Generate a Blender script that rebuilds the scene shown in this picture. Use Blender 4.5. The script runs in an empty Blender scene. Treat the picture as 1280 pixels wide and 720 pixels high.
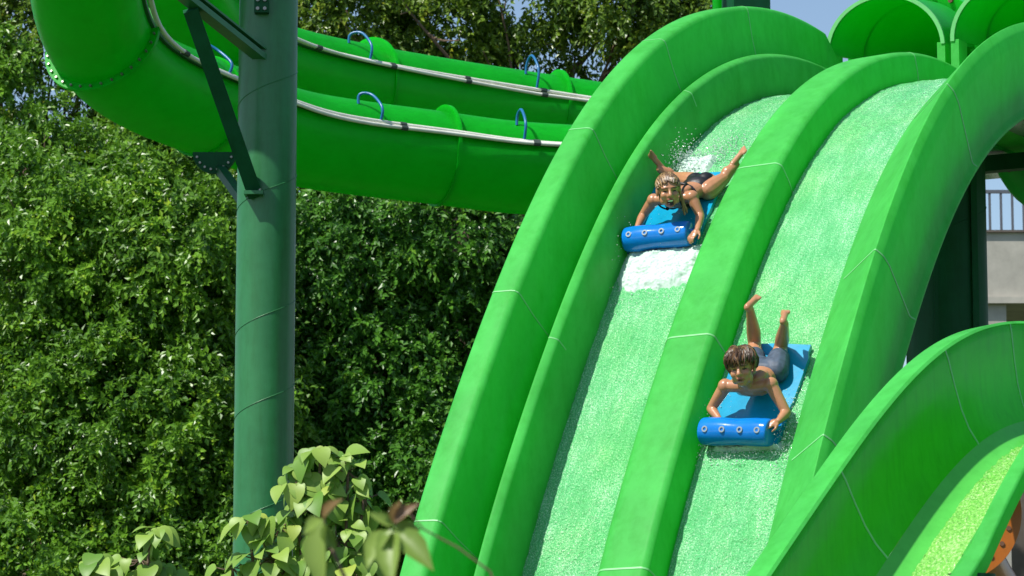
import bpy, bmesh, math, random
import numpy as np
from mathutils import Vector, Matrix
random.seed(7); rng = np.random.default_rng(11)
SC = bpy.context.scene
COL = SC.collection
R = math.radians

# ------------------------------------------------------------------ camera geometry
FOC = 640 / math.tan(R(9)); EPS = R(8); CAM = np.array([0, 0, 1.7])
FW = np.array([0, math.cos(EPS), math.sin(EPS)]); UP = np.array([0, -math.sin(EPS), math.cos(EPS)]); RT = np.array([1., 0, 0])
def ray(px, py): return FW + RT * ((px - 640) / FOC) + UP * ((360 - py) / FOC)
def at(px, py, y):
    r = ray(px, py); return CAM + r * (y / r[1])
def proj(P):
    d = np.asarray(P) - CAM; z = d @ FW
    return np.stack([640 + FOC * (d @ RT) / z, 360 - FOC * (d @ UP) / z], -1)

# ------------------------------------------------------------------ object helpers
def link(o, parent=None):
    COL.objects.link(o)
    if parent is not None:
        o.parent = parent
        o.matrix_parent_inverse = parent.matrix_basis.inverted()   # meshes are written in world space
    return o
def tag(o, label=None, cat=None, group=None, kind=None):
    if label: o['label'] = label
    if cat: o['category'] = cat
    if group: o['group'] = group
    if kind: o['kind'] = kind
    return o
def thing(name, loc, label, cat, group=None):
    o = bpy.data.objects.new(name, None); COL.objects.link(o); o.location = [float(v) for v in loc]
    o.empty_display_size = .2
    bpy.context.view_layer.update()
    return tag(o, label, cat, group)
class MB:
    def __init__(s): s.v = []; s.f = []; s.n = 0; s.m = []
    def add(s, v, f, mi=0):
        v = np.asarray(v, float).reshape(-1, 3)
        s.v.append(v); s.f += [tuple(int(i) + s.n for i in q) for q in f]; s.m += [mi] * len(f); s.n += len(v)
    def build(s, name, mats, parent=None, smooth=40, ):
        me = bpy.data.meshes.new(name)
        V = np.concatenate(s.v) if s.v else np.zeros((0, 3))
        me.from_pydata(V.tolist(), [], s.f); 
        if not isinstance(mats, (list, tuple)): mats = [mats]
        for m in mats: me.materials.append(m)
        me.polygons.foreach_set('material_index', s.m)
        finish(me, smooth)
        return link(bpy.data.objects.new(name, me), parent)
def finish(me, smooth=40):
    bm = bmesh.new(); bm.from_mesh(me); bmesh.ops.recalc_face_normals(bm, faces=bm.faces); bm.to_mesh(me); bm.free()
    if smooth:
        me.polygons.foreach_set('use_smooth', [True] * len(me.polygons))
        me.set_sharp_from_angle(angle=R(smooth))
    me.update()
def nrm(v): v = np.asarray(v, float); return v / (np.linalg.norm(v) + 1e-12)
def frames(P):
    P = np.asarray(P, float); T = np.gradient(P, axis=0); T /= np.linalg.norm(T, axis=1)[:, None]
    a = np.array([0, 0, 1.]) if abs(T[0][2]) < .9 else np.array([1., 0, 0])
    n = nrm(np.cross(np.cross(T[0], a), T[0])); N = [n]
    for i in range(1, len(P)):
        n = n - T[i] * (n @ T[i]); n = nrm(n); N.append(n)
    N = np.array(N); return T, N, np.cross(T, N)
def tube(mb, P, r, n=10, mi=0, cap=True):
    P = np.asarray(P, float); r = np.broadcast_to(np.asarray(r, float), (len(P),))
    T, N, B = frames(P); a = np.linspace(0, 2 * np.pi, n, endpoint=False)
    V = P[:, None] + r[:, None, None] * (np.cos(a)[None, :, None] * N[:, None] + np.sin(a)[None, :, None] * B[:, None])
    f = [(i * n + j, i * n + (j + 1) % n, (i + 1) * n + (j + 1) % n, (i + 1) * n + j) for i in range(len(P) - 1) for j in range(n)]
    if cap: f += [tuple(range(n))[::-1], tuple((len(P) - 1) * n + j for j in range(n))]
    mb.add(V, f, mi)
def beam(mb, a, b, w, h, up=(0, 0, 1), mi=0):
    a = np.asarray(a, float); b = np.asarray(b, float); t = nrm(b - a); s = nrm(np.cross(t, up)); u = np.cross(s, t)
    V = [p + s * x * w / 2 + u * y * h / 2 for p in (a, b) for x, y in ((-1, -1), (1, -1), (1, 1), (-1, 1))]
    mb.add(V, [(3, 2, 1, 0), (4, 5, 6, 7)] + [(i, (i + 1) % 4, 4 + (i + 1) % 4, 4 + i) for i in range(4)], mi)
def box(mb, lo, hi, mi=0):
    x0, y0, z0 = lo; x1, y1, z1 = hi
    mb.add([(x0, y0, z0), (x1, y0, z0), (x1, y1, z0), (x0, y1, z0), (x0, y0, z1), (x1, y0, z1), (x1, y1, z1), (x0, y1, z1)],
           [(3, 2, 1, 0), (4, 5, 6, 7), (0, 1, 5, 4), (1, 2, 6, 5), (2, 3, 7, 6), (3, 0, 4, 7)], mi)
def spline(pts, n):
    pts = np.asarray(pts, float); d = np.r_[0, np.cumsum(np.linalg.norm(np.diff(pts, axis=0), axis=1))]
    P = np.vstack([2 * pts[0] - pts[1], pts, 2 * pts[-1] - pts[-2]]); out = []
    for t in np.linspace(0, d[-1], n):
        i = min(np.searchsorted(d, t, 'right') - 1, len(pts) - 2); u = (t - d[i]) / (d[i + 1] - d[i])
        p0, p1, p2, p3 = P[i:i + 4]
        out.append(.5 * (2 * p1 + (p2 - p0) * u + (2 * p0 - 5 * p1 + 4 * p2 - p3) * u * u + (3 * p1 - p0 - 3 * p2 + p3) * u ** 3))
    out = np.array(out)
    for _ in range(2): out[1:-1] = .25 * out[:-2] + .5 * out[1:-1] + .25 * out[2:]
    return out
def rounded(pts, rad, n=4):
    """round the corners of a closed 2-D polygon"""
    out = []; N = len(pts)
    for i in range(N):
        p = np.array(pts[i]); a = np.array(pts[i - 1]) - p; b = np.array(pts[(i + 1) % N]) - p
        r = rad[i] if isinstance(rad, (list, tuple)) else rad
        r = min(r, .45 * np.linalg.norm(a), .45 * np.linalg.norm(b))
        if r < 1e-4: out.append(p); continue
        p0 = p + nrm(a) * r; p2 = p + nrm(b) * r
        for t in np.linspace(0, 1, n): out.append((1 - t) ** 2 * p0 + 2 * t * (1 - t) * p + t * t * p2)
    return np.array(out)

# ------------------------------------------------------------------ materials
def mat(name): 
    m = bpy.data.materials.new(name); m.use_nodes = True; nt = m.node_tree
    return m, nt, nt.nodes['Principled BSDF'], nt.nodes['Material Output']
def node(nt, typ, **kw):
    n = nt.nodes.new(typ)
    for k, v in kw.items():
        if k in n.inputs.keys(): n.inputs[k].default_value = v
        else: setattr(n, k, v)
    return n
def ramp(nt, src, stops):
    r = nt.nodes.new('ShaderNodeValToRGB'); e = r.color_ramp.elements
    while len(e) < len(stops): e.new(.5)
    for i, (p, c) in enumerate(stops):
        e[i].position = p; e[i].color = c if len(c) == 4 else (*c, 1)
    nt.links.new(src, r.inputs[0]); return r
def noise(nt, scale, detail=4, rough=.55, vec=None):
    n = node(nt, 'ShaderNodeTexNoise', Scale=scale, Detail=detail, Roughness=rough)
    if vec is None:
        vec = nt.nodes.new('ShaderNodeTexCoord').outputs['Object']
    nt.links.new(vec, n.inputs['Vector']); return n
def stretched(nt, sx, sy, sz):
    tc = nt.nodes.new('ShaderNodeTexCoord'); mp = nt.nodes.new('ShaderNodeMapping'); mp.inputs['Scale'].default_value = (sx, sy, sz)
    nt.links.new(tc.outputs['Object'], mp.inputs[0]); return mp.outputs[0]
def bump(nt, src, p, dist=.01, strength=.3):
    b = node(nt, 'ShaderNodeBump', Strength=strength, Distance=dist); nt.links.new(src, b.inputs['Height'])
    nt.links.new(b.outputs[0], p.inputs['Normal']); return b
def fibreglass(name, c, rough=.3, trans=.0, var=.16, coat=.25, streak=None, spec=.5, glow=None):
    m, nt, p, out = mat(name); c = np.array(c)
    n = noise(nt, 1.7, 6, .6); r = ramp(nt, n.outputs[0], [(.3, c * (1 - var)), (.7, c * (1 + var))])
    col = r.outputs[0]
    if streak:
        s = noise(nt, 5, 5, .7, stretched(nt, *streak)); rr = ramp(nt, s.outputs[0], [(.46, (1, 1, 1)), (.72, (.68, .77, .58))])
        mx = node(nt, 'ShaderNodeMix', data_type='RGBA', blend_type='MULTIPLY'); mx.inputs[0].default_value = .8
        nt.links.new(col, mx.inputs[6]); nt.links.new(rr.outputs[0], mx.inputs[7]); col = mx.outputs[2]
    w2 = noise(nt, 11, 6, .65); r3 = ramp(nt, w2.outputs[0], [(.35, (.86, .9, .86)), (.55, (1, 1, 1)), (.75, (1.0, 1.0, 1.0))])
    mw = node(nt, 'ShaderNodeMix', data_type='RGBA', blend_type='MULTIPLY'); mw.inputs[0].default_value = .8
    nt.links.new(col, mw.inputs[6]); nt.links.new(r3.outputs[0], mw.inputs[7]); col = mw.outputs[2]
    rr_ = node(nt, 'ShaderNodeMapRange'); rr_.inputs['To Min'].default_value = rough * .75; rr_.inputs['To Max'].default_value = rough * 1.3; nt.links.new(n.outputs[0], rr_.inputs['Value']); nt.links.new(rr_.outputs[0], p.inputs['Roughness'])
    nt.links.new(col, p.inputs['Base Color'])
    p.inputs['Coat Weight'].default_value = coat; p.inputs['Coat Roughness'].default_value = .12
    p.inputs['Specular IOR Level'].default_value = spec
    f = noise(nt, 260, 2); r2 = noise(nt, 6, 2); ad = node(nt, 'ShaderNodeMath', operation='MULTIPLY_ADD'); ad.inputs[1].default_value = .06
    nt.links.new(f.outputs[0], ad.inputs[0]); nt.links.new(r2.outputs[0], ad.inputs[2]); bump(nt, ad.outputs[0], p, .012, .25)
    if trans:
        t = nt.nodes.new('ShaderNodeBsdfTranslucent'); mxs = nt.nodes.new('ShaderNodeMixShader'); mxs.inputs[0].default_value = trans
        
        if glow: t.inputs[0].default_value = (*glow, 1)
        else: nt.links.new(col, t.inputs[0])
        nt.links.new(p.outputs[0], mxs.inputs[1]); nt.links.new(t.outputs[0], mxs.inputs[2])
        nt.links.new(mxs.outputs[0], out.inputs[0])
    return m
def plain(name, c, rough=.5, metal=0, var=.1, scale=8, spec=.5):
    m, nt, p, out = mat(name); c = np.array(c); n = noise(nt, scale, 5, .6)
    r = ramp(nt, n.outputs[0], [(.3, c * (1 - var)), (.7, c * (1 + var))]); nt.links.new(r.outputs[0], p.inputs['Base Color'])
    p.inputs['Roughness'].default_value = rough; p.inputs['Metallic'].default_value = metal; p.inputs['Specular IOR Level'].default_value = spec
    bump(nt, n.outputs[0], p, .01, .12); return m
def leafmat(name, lo, hi, rough=.36, trans=.34, spec=.5):
    m, nt, p, out = mat(name); a = node(nt, 'ShaderNodeAttribute', attribute_name='tint')
    r = ramp(nt, a.outputs['Fac'], [(0, lo), (.85, hi), (1, (hi[0] * 2.0, hi[1] * 1.35, hi[2]))])
    nt.links.new(r.outputs[0], p.inputs['Base Color']); p.inputs['Roughness'].default_value = rough; p.inputs['Specular IOR Level'].default_value = spec
    t = nt.nodes.new('ShaderNodeBsdfTranslucent'); mx = nt.nodes.new('ShaderNodeMixShader'); mx.inputs[0].default_value = trans
    nt.links.new(r.outputs[0], t.inputs[0]); nt.links.new(p.outputs[0], mx.inputs[1]); nt.links.new(t.outputs[0], mx.inputs[2]); nt.links.new(mx.outputs[0], out.inputs[0])
    return m

GREEN = fibreglass('slide_green', (.085, .53, .105), .48, .34, .16, .0, (1.2, 1.2, .5), .12, (.01, .95, .01))
FLOOR = fibreglass('slide_floor', (.03, .47, .10), .25, 0, .1, .3)
CHUTE = fibreglass('chute_green', (.045, .54, .014), .22, .30, .14, .06, (6, 6, .5), .22, (.03, .97, .003))
CHFLOOR = fibreglass('chute_floor_lit_green', (.085, .47, .07), .16, 0, .08, .15, None, .2)  # paler chute green, with the floor's sunlit strip put into the colour
TUBEG = fibreglass('tube_green', (.010, .50, .030), .36, .55, .12, .08, (1.0, 1.0, 2.2), .25, (.003, .92, .01))
TUNNEL = fibreglass('tunnel_green', (.02, .45, .06), .4, .32, .12, .05, None, .2, (.005, .9, .02))
JOINT = plain('joint_sealant', (.17, .56, .19), .5)
JOINTD = plain('joint_dark', (.01, .13, .03), .6)
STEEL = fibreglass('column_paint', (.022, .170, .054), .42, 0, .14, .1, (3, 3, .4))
STEELD = fibreglass('column_paint_shaded', (.007, .080, .032), .5, 0, .2, .0, (3, 3, .4), .15)  # column paint darkened: shade behind the slides is put into the colour
BOLT = plain('bolt_steel', (.30, .29, .26), .4, .8)
RUST = plain('rusty_bolt', (.16, .07, .04), .8)
WPIPE = plain('pvc_pipe', (.76, .76, .68), .35)
GCLIP = plain('pipe_clip', (.05, .07, .06), .6)
BLUEH = plain('blue_hose', (.01, .14, .34), .35)
ORANGE = fibreglass('orange_fibreglass', (.50, .14, .008), .4, .15, .06)
MATROLL = plain('mat_roll_blue', (.004, .185, .62), .13, 0, .12, 9)
MATBASE = plain('mat_base_blue', (.004, .29, .50), .2, 0, .12, 7)
EYELET = plain('eyelet_grey', (.28, .34, .40), .4)
SKIN = plain('tanned_skin', (.45, .21, .108), .30, 0, .08, 14)
LIP = plain('lips', (.36, .10, .07), .4); MOUTH = plain('open_mouth', (.03, .008, .008), .6); TEETH = plain('teeth', (.75, .72, .65), .3)
EYEM = plain('eyes', (.02, .015, .012), .2); BROW = plain('brows', (.10, .05, .025), .6)
HAIRB = plain('brown_hair', (.060, .030, .013), .42, 0, .6, 60)
HAIRG = plain('wet_blond_hair', (.13, .070, .030), .42, 0, .5, 70)
HAIRG2 = plain('blond_strands', (.36, .22, .10), .4, 0, .3, 50)
HAIRB2 = plain('light_brown_strands', (.16, .085, .035), .4, 0, .3, 50)  # lighter strands mixed in at random to vary the hair colour
SHORTS = plain('grey_shorts', (.050, .075, .115), .6, 0, .3, 25)
SWIM = plain('black_swimwear', (.007, .007, .010), .45)
BARK = plain('bark', (.15, .10, .065), .85, 0, .4, 12)
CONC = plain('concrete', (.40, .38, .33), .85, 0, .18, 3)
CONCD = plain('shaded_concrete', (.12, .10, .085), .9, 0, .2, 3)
RAILM = plain('railing_paint', (.10, .11, .13), .5)
LEAF_A = leafmat('ficus_leaf', (.035, .120, .008), (.19, .40, .026))
LEAF_B = leafmat('dark_ficus_leaf', (.03, .115, .012), (.11, .31, .025))
LEAF_C = leafmat('olive_leaf', (.05, .125, .010), (.20, .32, .026))
LEAF_H = leafmat('broad_leaf', (.13, .29, .035), (.31, .46, .08), .45, .3, .4)
LEAF_N = leafmat('sprig_leaf', (.12, .22, .03), (.28, .40, .08), .4, .3, .4)
LEAF_R = leafmat('reddish_leaf', (.16, .07, .04), (.26, .17, .06), .4, .3, .4)

def watermat(name, lo, hi, white, cell=120, streak=.5):
    m, nt, p, out = mat(name); fl = node(nt, 'ShaderNodeAttribute', attribute_name='flow').outputs['Vector']
    def mapped(x, y):
        mp = nt.nodes.new('ShaderNodeMapping'); mp.inputs['Scale'].default_value = (x, y, 1); nt.links.new(fl, mp.inputs[0]); return mp.outputs[0]
    a = noise(nt, 1, 4, .7, mapped(cell, cell * .7)); b = noise(nt, 1, 5, .6, mapped(4.5, 2.2)); c = noise(nt, 1, 4, .6, mapped(30, 3.0))
    ad = node(nt, 'ShaderNodeMath', operation='MULTIPLY_ADD'); ad.inputs[1].default_value = .32
    nt.links.new(b.outputs[0], ad.inputs[0]); nt.links.new(a.outputs[0], ad.inputs[2])
    ae = node(nt, 'ShaderNodeMath', operation='MULTIPLY_ADD'); ae.inputs[1].default_value = streak
    nt.links.new(c.outputs[0], ae.inputs[0]); nt.links.new(ad.outputs[0], ae.inputs[2])
    k = .5 * streak
    r = ramp(nt, ae.outputs[0], [(min(.99, .46 + k), lo), (min(.99, .68 + k), hi), (min(1, .95 + k), white)]); 
    d = noise(nt, 1, 3, .5, mapped(1.6, 1.1)); rr = ramp(nt, d.outputs[0], [(.45, (1, 1, 1)), (.7, (1.0, 1.0, .66))])
    mx = node(nt, 'ShaderNodeMix', data_type='RGBA', blend_type='MULTIPLY'); mx.inputs[0].default_value = .5
    nt.links.new(r.outputs[0], mx.inputs[6]); nt.links.new(rr.outputs[0], mx.inputs[7]); nt.links.new(mx.outputs[2], p.inputs['Base Color'])
    p.inputs['Roughness'].default_value = .10; p.inputs['Specular IOR Level'].default_value = .7
    v = node(nt, 'ShaderNodeTexVoronoi', Scale=1.); v.feature = 'SMOOTH_F1'; nt.links.new(mapped(110, 80), v.inputs['Vector'])
    mm = node(nt, 'ShaderNodeMath', operation='ADD'); nt.links.new(v.outputs[0], mm.inputs[0]); nt.links.new(a.outputs[0], mm.inputs[1])
    bump(nt, mm.outputs[0], p, .014, .9); return m
WATER = watermat('running_water', (.065, .43, .12), (.15, .60, .23), (.70, .94, .68), 100, .22)
WATERY = watermat('sparkling_water', (.09, .43, .05), (.22, .60, .10), (.75, .93, .50), 70, .22)
FOAM = plain('white_foam', (.52, .66, .575), .7, 0, .16, 60)
def glassdrop():
    m, nt, p, out = mat('water_droplet'); p.inputs['Base Color'].default_value = (.85, .93, .9, 1); p.inputs['Roughness'].default_value = .08
    p.inputs['Transmission Weight'].default_value = .35; return m
DROP = glassdrop()

# ------------------------------------------------------------------ the racing slide: a profile swept down a vertical plane
PHI = R(28); Bk = np.array([math.sin(PHI), math.cos(PHI), 0]); Lt = np.array([math.cos(PHI), -math.sin(PHI), 0]); ZZ = np.array([0, 0, 1.])
HA = .55
class Sweep:
    """curve of wall-top points (H,z); frames: lateral l, surface normal n, travel t"""
    def __init__(s, P0, phi, pts, hA, turn=None, ext=(.8, 3), deg=6, flat=None, n=260):
        pts = np.array(pts); L = np.r_[0, np.cumsum(np.hypot(*np.diff(pts, axis=0).T))]
        cH = np.polyfit(L, pts[:, 0], deg); cz = np.polyfit(L, pts[:, 1], deg)
        ss = np.linspace(0, L[-1], 200); H = np.polyval(cH, ss); Z = np.polyval(cz, ss)
        d0 = nrm([H[1] - H[0], Z[1] - Z[0]]); d1 = nrm([H[-1] - H[-2], Z[-1] - Z[-2]])
        k0 = np.linspace(-ext[0], -.03, 30)[:, None]; k1 = np.linspace(.03, ext[1], 60)[:, None]
        if flat is not None: d1 = nrm([math.cos(flat), math.sin(flat)])
        HZ = np.vstack([np.c_[H[0], Z[0]] + k0 * d0, np.c_[H, Z], np.c_[H[-1], Z[-1]] + k1 * d1])
        dl = np.r_[0, np.cumsum(np.hypot(*np.diff(HZ, axis=0).T))]
        s.S = np.linspace(0, dl[-1], n); H = np.interp(s.S, dl, HZ[:, 0]); Z = np.interp(s.S, dl, HZ[:, 1])
        for _ in range(6):
            H[1:-1] = .25 * H[:-2] + .5 * H[1:-1] + .25 * H[2:]; Z[1:-1] = .25 * Z[:-2] + .5 * Z[1:-1] + .25 * Z[2:]
        dH = np.gradient(H); dZ = np.gradient(Z); q = np.hypot(dH, dZ); dH /= q; dZ /= q
        ph = np.full(n, phi); x = np.zeros((n, 3))
        base = np.array([P0[0], P0[1], 0.])
        if turn: ph = phi + np.clip((H - turn[0]) / turn[1], 0, 1) * turn[2]
        step = np.r_[0, np.diff(H)]
        i0 = int(np.argmin(abs(H)))
        bx = np.c_[np.sin(ph), np.cos(ph), 0 * ph]
        pos = np.cumsum(bx * step[:, None], axis=0); pos -= pos[i0]; pos += base + bx[i0] * H[i0]
        pos[:, 2] = Z
        s.t = bx * dH[:, None] + ZZ * dZ[:, None]; s.n = -bx * dZ[:, None] + ZZ * dH[:, None]
        s.l = np.c_[np.cos(ph), -np.sin(ph), 0 * ph]; s.C = pos - s.n * hA; s.nn = n
    def P(s, u, h, i=None):
        i = slice(None) if i is None else i
        return s.C[i] + s.l[i] * u + s.n[i] * h
    def find(s, px, py, h):
        best = None
        for u in np.arange(-.3, 3.4, .02):
            q = proj(s.P(u, h)); d = ((q - (px, py)) ** 2).sum(1); k = int(np.argmin(d))
            if best is None or d[k] < best[0]: best = (d[k], k, u)
        return best[1], best[2]
    def w(s, px, py, h):
        """world point on the sheet h above the floor, under that place of the picture"""
        i, u = s.find(px, py, h); return s.P(u, h, i)
    def extrude(s, prof, i0=0, i1=None, step=1, close=True):
        i1 = s.nn - 1 if i1 is None else i1
        idx = list(range(i0, i1, step)) + [i1]; pf = prof if callable(prof) else (lambda i, q=np.asarray(prof): q); n = len(pf(0))
        V = np.array([s.P(0, 0, i) + pf(i)[:, :1] * s.l[i] + pf(i)[:, 1:] * s.n[i] for i in idx])
        f = []
        for a in range(len(idx) - 1):
            for b in range(n if close else n - 1):
                f.append((a * n + b, a * n + (b + 1) % n, (a + 1) * n + (b + 1) % n, (a + 1) * n + b))
        if close: f += [tuple(range(n)), tuple((len(idx) - 1) * n + b for b in range(n))[::-1]]
        return V, f
RPTS = [[-0.75, 2.93], [-0.56, 3.28], [-0.3, 3.71], [0, 4.15], [0.35, 4.65], [0.7, 5.13], [0.99, 5.47], [1.35, 5.83], [1.71, 6.2], [2.11, 6.51], [2.73, 6.92], [3.11, 7.1], [3.62, 7.3], [4.25, 7.49], [4.78, 7.57], [5.36, 7.62], [5.99, 7.6]]
RS = Sweep((-.32656, 21.5, 4.154), PHI, RPTS, HA, ext=(1.6, 3.2), flat=R(1), n=280)
def idx_for(sw, px, py, u, h):
    q = proj(sw.P(u, h)); return int(np.argmin(((q - (px, py)) ** 2).sum(1)))
iAend = idx_for(RS, 1014, 52, 0.1, HA)
FL = -.2
PROF_A = [(-.02, -.42), (0, HA - .05), (0.0, HA), (.02, HA + .02), (.205, HA + .02), (.22, .32), (.25, .10), (.255, FL - .02), (.22, FL - .04), (.02, -.45)]
def PROF_B(i):
    k = min(max((RS.S[i] - 1.5) / 6.0, 0), 1); k = k * k * (3 - 2 * k); u = .365 - .06 * k; h = .27 - .09 * k
    return [(.262, FL - .03), (.262, .05), (u - .03, h - .09), (u, h), (u + .062, h - .03), (u + .078, h - .13), (u + .085, FL - .03)]
PROF_C = [(1.10, FL - .03), (1.105, .0), (1.15, .055), (1.19, .062), (1.455, .075), (1.49, .05), (1.505, -.10), (1.50, FL - .03)]
PROF_D = [(2.20, FL - .03), (2.205, -.09), (2.27, -.035), (2.29, -.02), (2.545, .19), (2.565, .205), (2.60, .14), (2.614, .05), (2.61, -.43), (2.64, -.46), (2.64, -.48), (2.56, -.49), (2.545, -.25)]
RAD_A = [0, .02, .02, .02, .05, .05, .03, 0, 0, 0]
rs = thing('racing_slide', RS.P(1.3, -1, 40) * np.array([1, 1, 0]), 'big bright green multi lane racing slide with two riders, water running down two lanes', 'water slide')
def sweep_part(name, sw, prof, mats, parent, rad=0, i0=0, i1=None, step=1, smooth=35):
    mb = MB(); V, f = sw.extrude((lambda i: rounded(prof(i), rad)) if callable(prof) else (rounded(prof, rad) if rad else np.array(prof)), i0, i1, step); mb.add(V, f); return mb.build(name, mats, parent, smooth)
# the outer wall ends in a chamfer
wallA = sweep_part('outer_wall', RS, PROF_A, GREEN, rs, RAD_A, 0, iAend)
mbx = MB()
cut = np.array(rounded(PROF_A, RAD_A)); low = cut.copy(); low[:, 1] = np.minimum(low[:, 1], .22)
j2 = min(RS.nn - 1, iAend + 10)
Va = np.array([RS.P(0, 0, iAend) + cut[:, :1] * RS.l[iAend] + cut[:, 1:] * RS.n[iAend], RS.P(0, 0, j2) + low[:, :1] * RS.l[j2] + low[:, 1:] * RS.n[j2]])
n_ = len(cut); mbx.add(Va, [(b, (b + 1) % n_, n_ + (b + 1) % n_, n_ + b) for b in range(n_)] + [tuple(n_ + b for b in range(n_))[::-1]])
mbx.build('wall_end', GREEN, rs, 35)
sweep_part('low_wall', RS, PROF_B, GREEN, rs, [0, .01, .02, .02, .02, .03, 0])
sweep_part('lane_divider', RS, PROF_C, GREEN, rs, [0, .02, .03, .03, .035, .035, .03, 0])
sweep_part('side_wall', RS, PROF_D, GREEN, rs, [0, .01, .02, .02, .02, .02, .015, .015, .02, 0, 0, 0, 0])
for (a, b) in ((.39, 1.115), (1.485, 2.215)):
    sweep_part('lane', RS, [(a, FL - .06), (a, FL + .02), (a + .05, FL), (b - .05, FL), (b, FL + .02), (b, FL - .06)], FLOOR, rs, .02)
def joint(sw, prof, rad, sel, i, mats, parent, w=.010, out=.003, name='panel_joint'):
    """a thin sealant strip across the visible side of a profile"""
    prof = prof(i) if callable(prof) else prof
    pr = rounded(prof, rad); c = pr.mean(0); pr = pr[sel]
    d = np.gradient(pr, axis=0); nv = np.c_[-d[:, 1], d[:, 0]]; nv /= np.linalg.norm(nv, axis=1)[:, None] + 1e-9
    if ((pr - c) * nv).sum() < 0: nv = -nv
    o = pr + nv * out; P = lambda q, k: sw.P(0, 0, i) + q[:, :1] * sw.l[i] + q[:, 1:] * sw.n[i] + sw.t[i] * k
    q2 = pr - nv * .004
    V = np.vstack([P(o, 0), P(o, w), P(q2, 0), P(q2, w)]); n = len(pr)
    f = [(b, b + 1, n + b + 1, n + b) for b in range(n - 1)] + [(b, b + 1, 2 * n + b + 1, 2 * n + b) for b in range(n - 1)] + [(n + b, n + b + 1, 3 * n + b + 1, 3 * n + b) for b in range(n - 1)]
    mb = MB(); mb.add(V, f); return mb.build(name, mats, parent, 30)
selA = slice(5, 24); 
for px, py in ((527, 657), (617, 368), (712, 168), (800, 52), (905, 13)):
    joint(RS, PROF_A, RAD_A, selA, idx_for(RS, px, py, 0.0, HA), JOINT, rs)
RAD_C = [0, .02, .03, .03, .035, .035, .03, 0]
for px, py in ((748, 716), (832, 427), (935, 226), (1085, 69)):
    joint(RS, PROF_C, RAD_C, slice(1, 26), idx_for(RS, px, py, 1.1, .02), JOINT, rs, .013, .003)
RAD_D = [0, .01, .02, .02, .02, .02, .015, .015, .02, 0, 0, 0, 0]
for px, py in ((1060, 353), (1145, 155), (1018, 590)):
    joint(RS, PROF_D, RAD_D, slice(5, 34), idx_for(RS, px, py, 2.24, -.06), JOINT, rs, .012, .003)
RAD_B = [0, .01, .02, .02, .02, .03, 0]
for px, py in ((690, 432), (866, 118)):
    joint(RS, PROF_B, RAD_B, slice(9, 20), idx_for(RS, px, py, .33, .2), JOINT, rs, .010, .002)
# steel frame under the slide
for k in (20, 110, 250):
    for u in (.5, 2.1):
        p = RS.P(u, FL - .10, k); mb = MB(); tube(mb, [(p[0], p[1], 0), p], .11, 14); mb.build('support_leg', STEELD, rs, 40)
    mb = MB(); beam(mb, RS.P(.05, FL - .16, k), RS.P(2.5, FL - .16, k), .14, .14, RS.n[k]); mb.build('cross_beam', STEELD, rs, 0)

# water in the lanes, real ripples
def vnoise(x, y, s):
    """value noise on a lattice"""
    g = np.random.default_rng(s).random((256, 256)); xi = np.floor(x).astype(int); yi = np.floor(y).astype(int); fx = x - xi; fy = y - yi
    fx = fx * fx * (3 - 2 * fx); fy = fy * fy * (3 - 2 * fy); G = lambda a, b: g[a % 256, b % 256]
    return (G(xi, yi) * (1 - fx) + G(xi + 1, yi) * fx) * (1 - fy) + (G(xi, yi + 1) * (1 - fx) + G(xi + 1, yi + 1) * fx) * fy
def water_sheet(name, sw, u0, u1, h, m, label, seed, i0=0, i1=None, du=.012, ds=.014, amp=.007, edge=.03):
    i1 = sw.nn - 1 if i1 is None else i1
    us = np.arange(u0, u1 + 1e-6, du); ls = np.arange(sw.S[i0], sw.S[i1], ds)
    fi = np.interp(ls, sw.S, np.arange(sw.nn))
    ii = np.floor(fi).astype(int); fr = (fi - ii)[:, None]; jj = np.minimum(ii + 1, sw.nn - 1)
    lerp = lambda A: A[ii] * (1 - fr) + A[jj] * fr
    C, l, n = lerp(sw.C), lerp(sw.l), lerp(sw.n)
    U, S = np.meshgrid(us, ls)
    hh = (vnoise(U / .016, S / .019, seed) - .5) * 1.3 + (vnoise(U / .05, S / .07, seed + 1) - .5) + (vnoise(U / .25, S / .4, seed + 2) - .5) * .9
    hh = h + amp * hh * 1.2
    V = C[:, None] + U[..., None] * l[:, None] + hh[..., None] * n[:, None]
    a, b = U.shape; k = np.arange(a * b).reshape(a, b)
    q = np.stack([k[:-1, :-1], k[:-1, 1:], k[1:, 1:], k[1:, :-1]], -1).reshape(-1, 4)
    o = quads(name, V.reshape(-1, 3), q, m); fa_ = o.data.attributes.new('flow', 'FLOAT_VECTOR', 'POINT'); fa_.data.foreach_set('vector', np.ascontiguousarray(np.stack([U, S, 0 * U], -1).reshape(-1, 3), np.float32).ravel()); tag(o, label, 'water', None, 'structure'); return o
def quads(name, V, q, m, parent=None, tint=None, smooth=True, mats=None):
    me = bpy.data.meshes.new(name); k = q.shape[1]
    me.vertices.add(len(V)); me.vertices.foreach_set('co', np.ascontiguousarray(V, np.float32).ravel())
    me.loops.add(q.size); me.loops.foreach_set('vertex_index', np.ascontiguousarray(q, np.int32).ravel())
    me.polygons.add(len(q)); me.polygons.foreach_set('loop_start', np.arange(0, q.size, k, dtype=np.int32))
    me.polygons.foreach_set('use_smooth', np.full(len(q), smooth))
    me.update(calc_edges=True)
    if tint is not None:
        a = me.attributes.new('tint', 'FLOAT', 'FACE'); a.data.foreach_set('value', np.ascontiguousarray(tint, np.float32))
    me.materials.append(m); return link(bpy.data.objects.new(name, me), parent)
iw = iAend + 14
water_sheet('water', RS, .40, 1.10, FL + .03, WATER, 'shallow white green water running down the left racing lane', 3, 0, iw)
water_sheet('water', RS, 1.515, 2.20, FL + .03, WATER, 'shallow white green water running down the right racing lane', 9, 0, iw)

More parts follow.
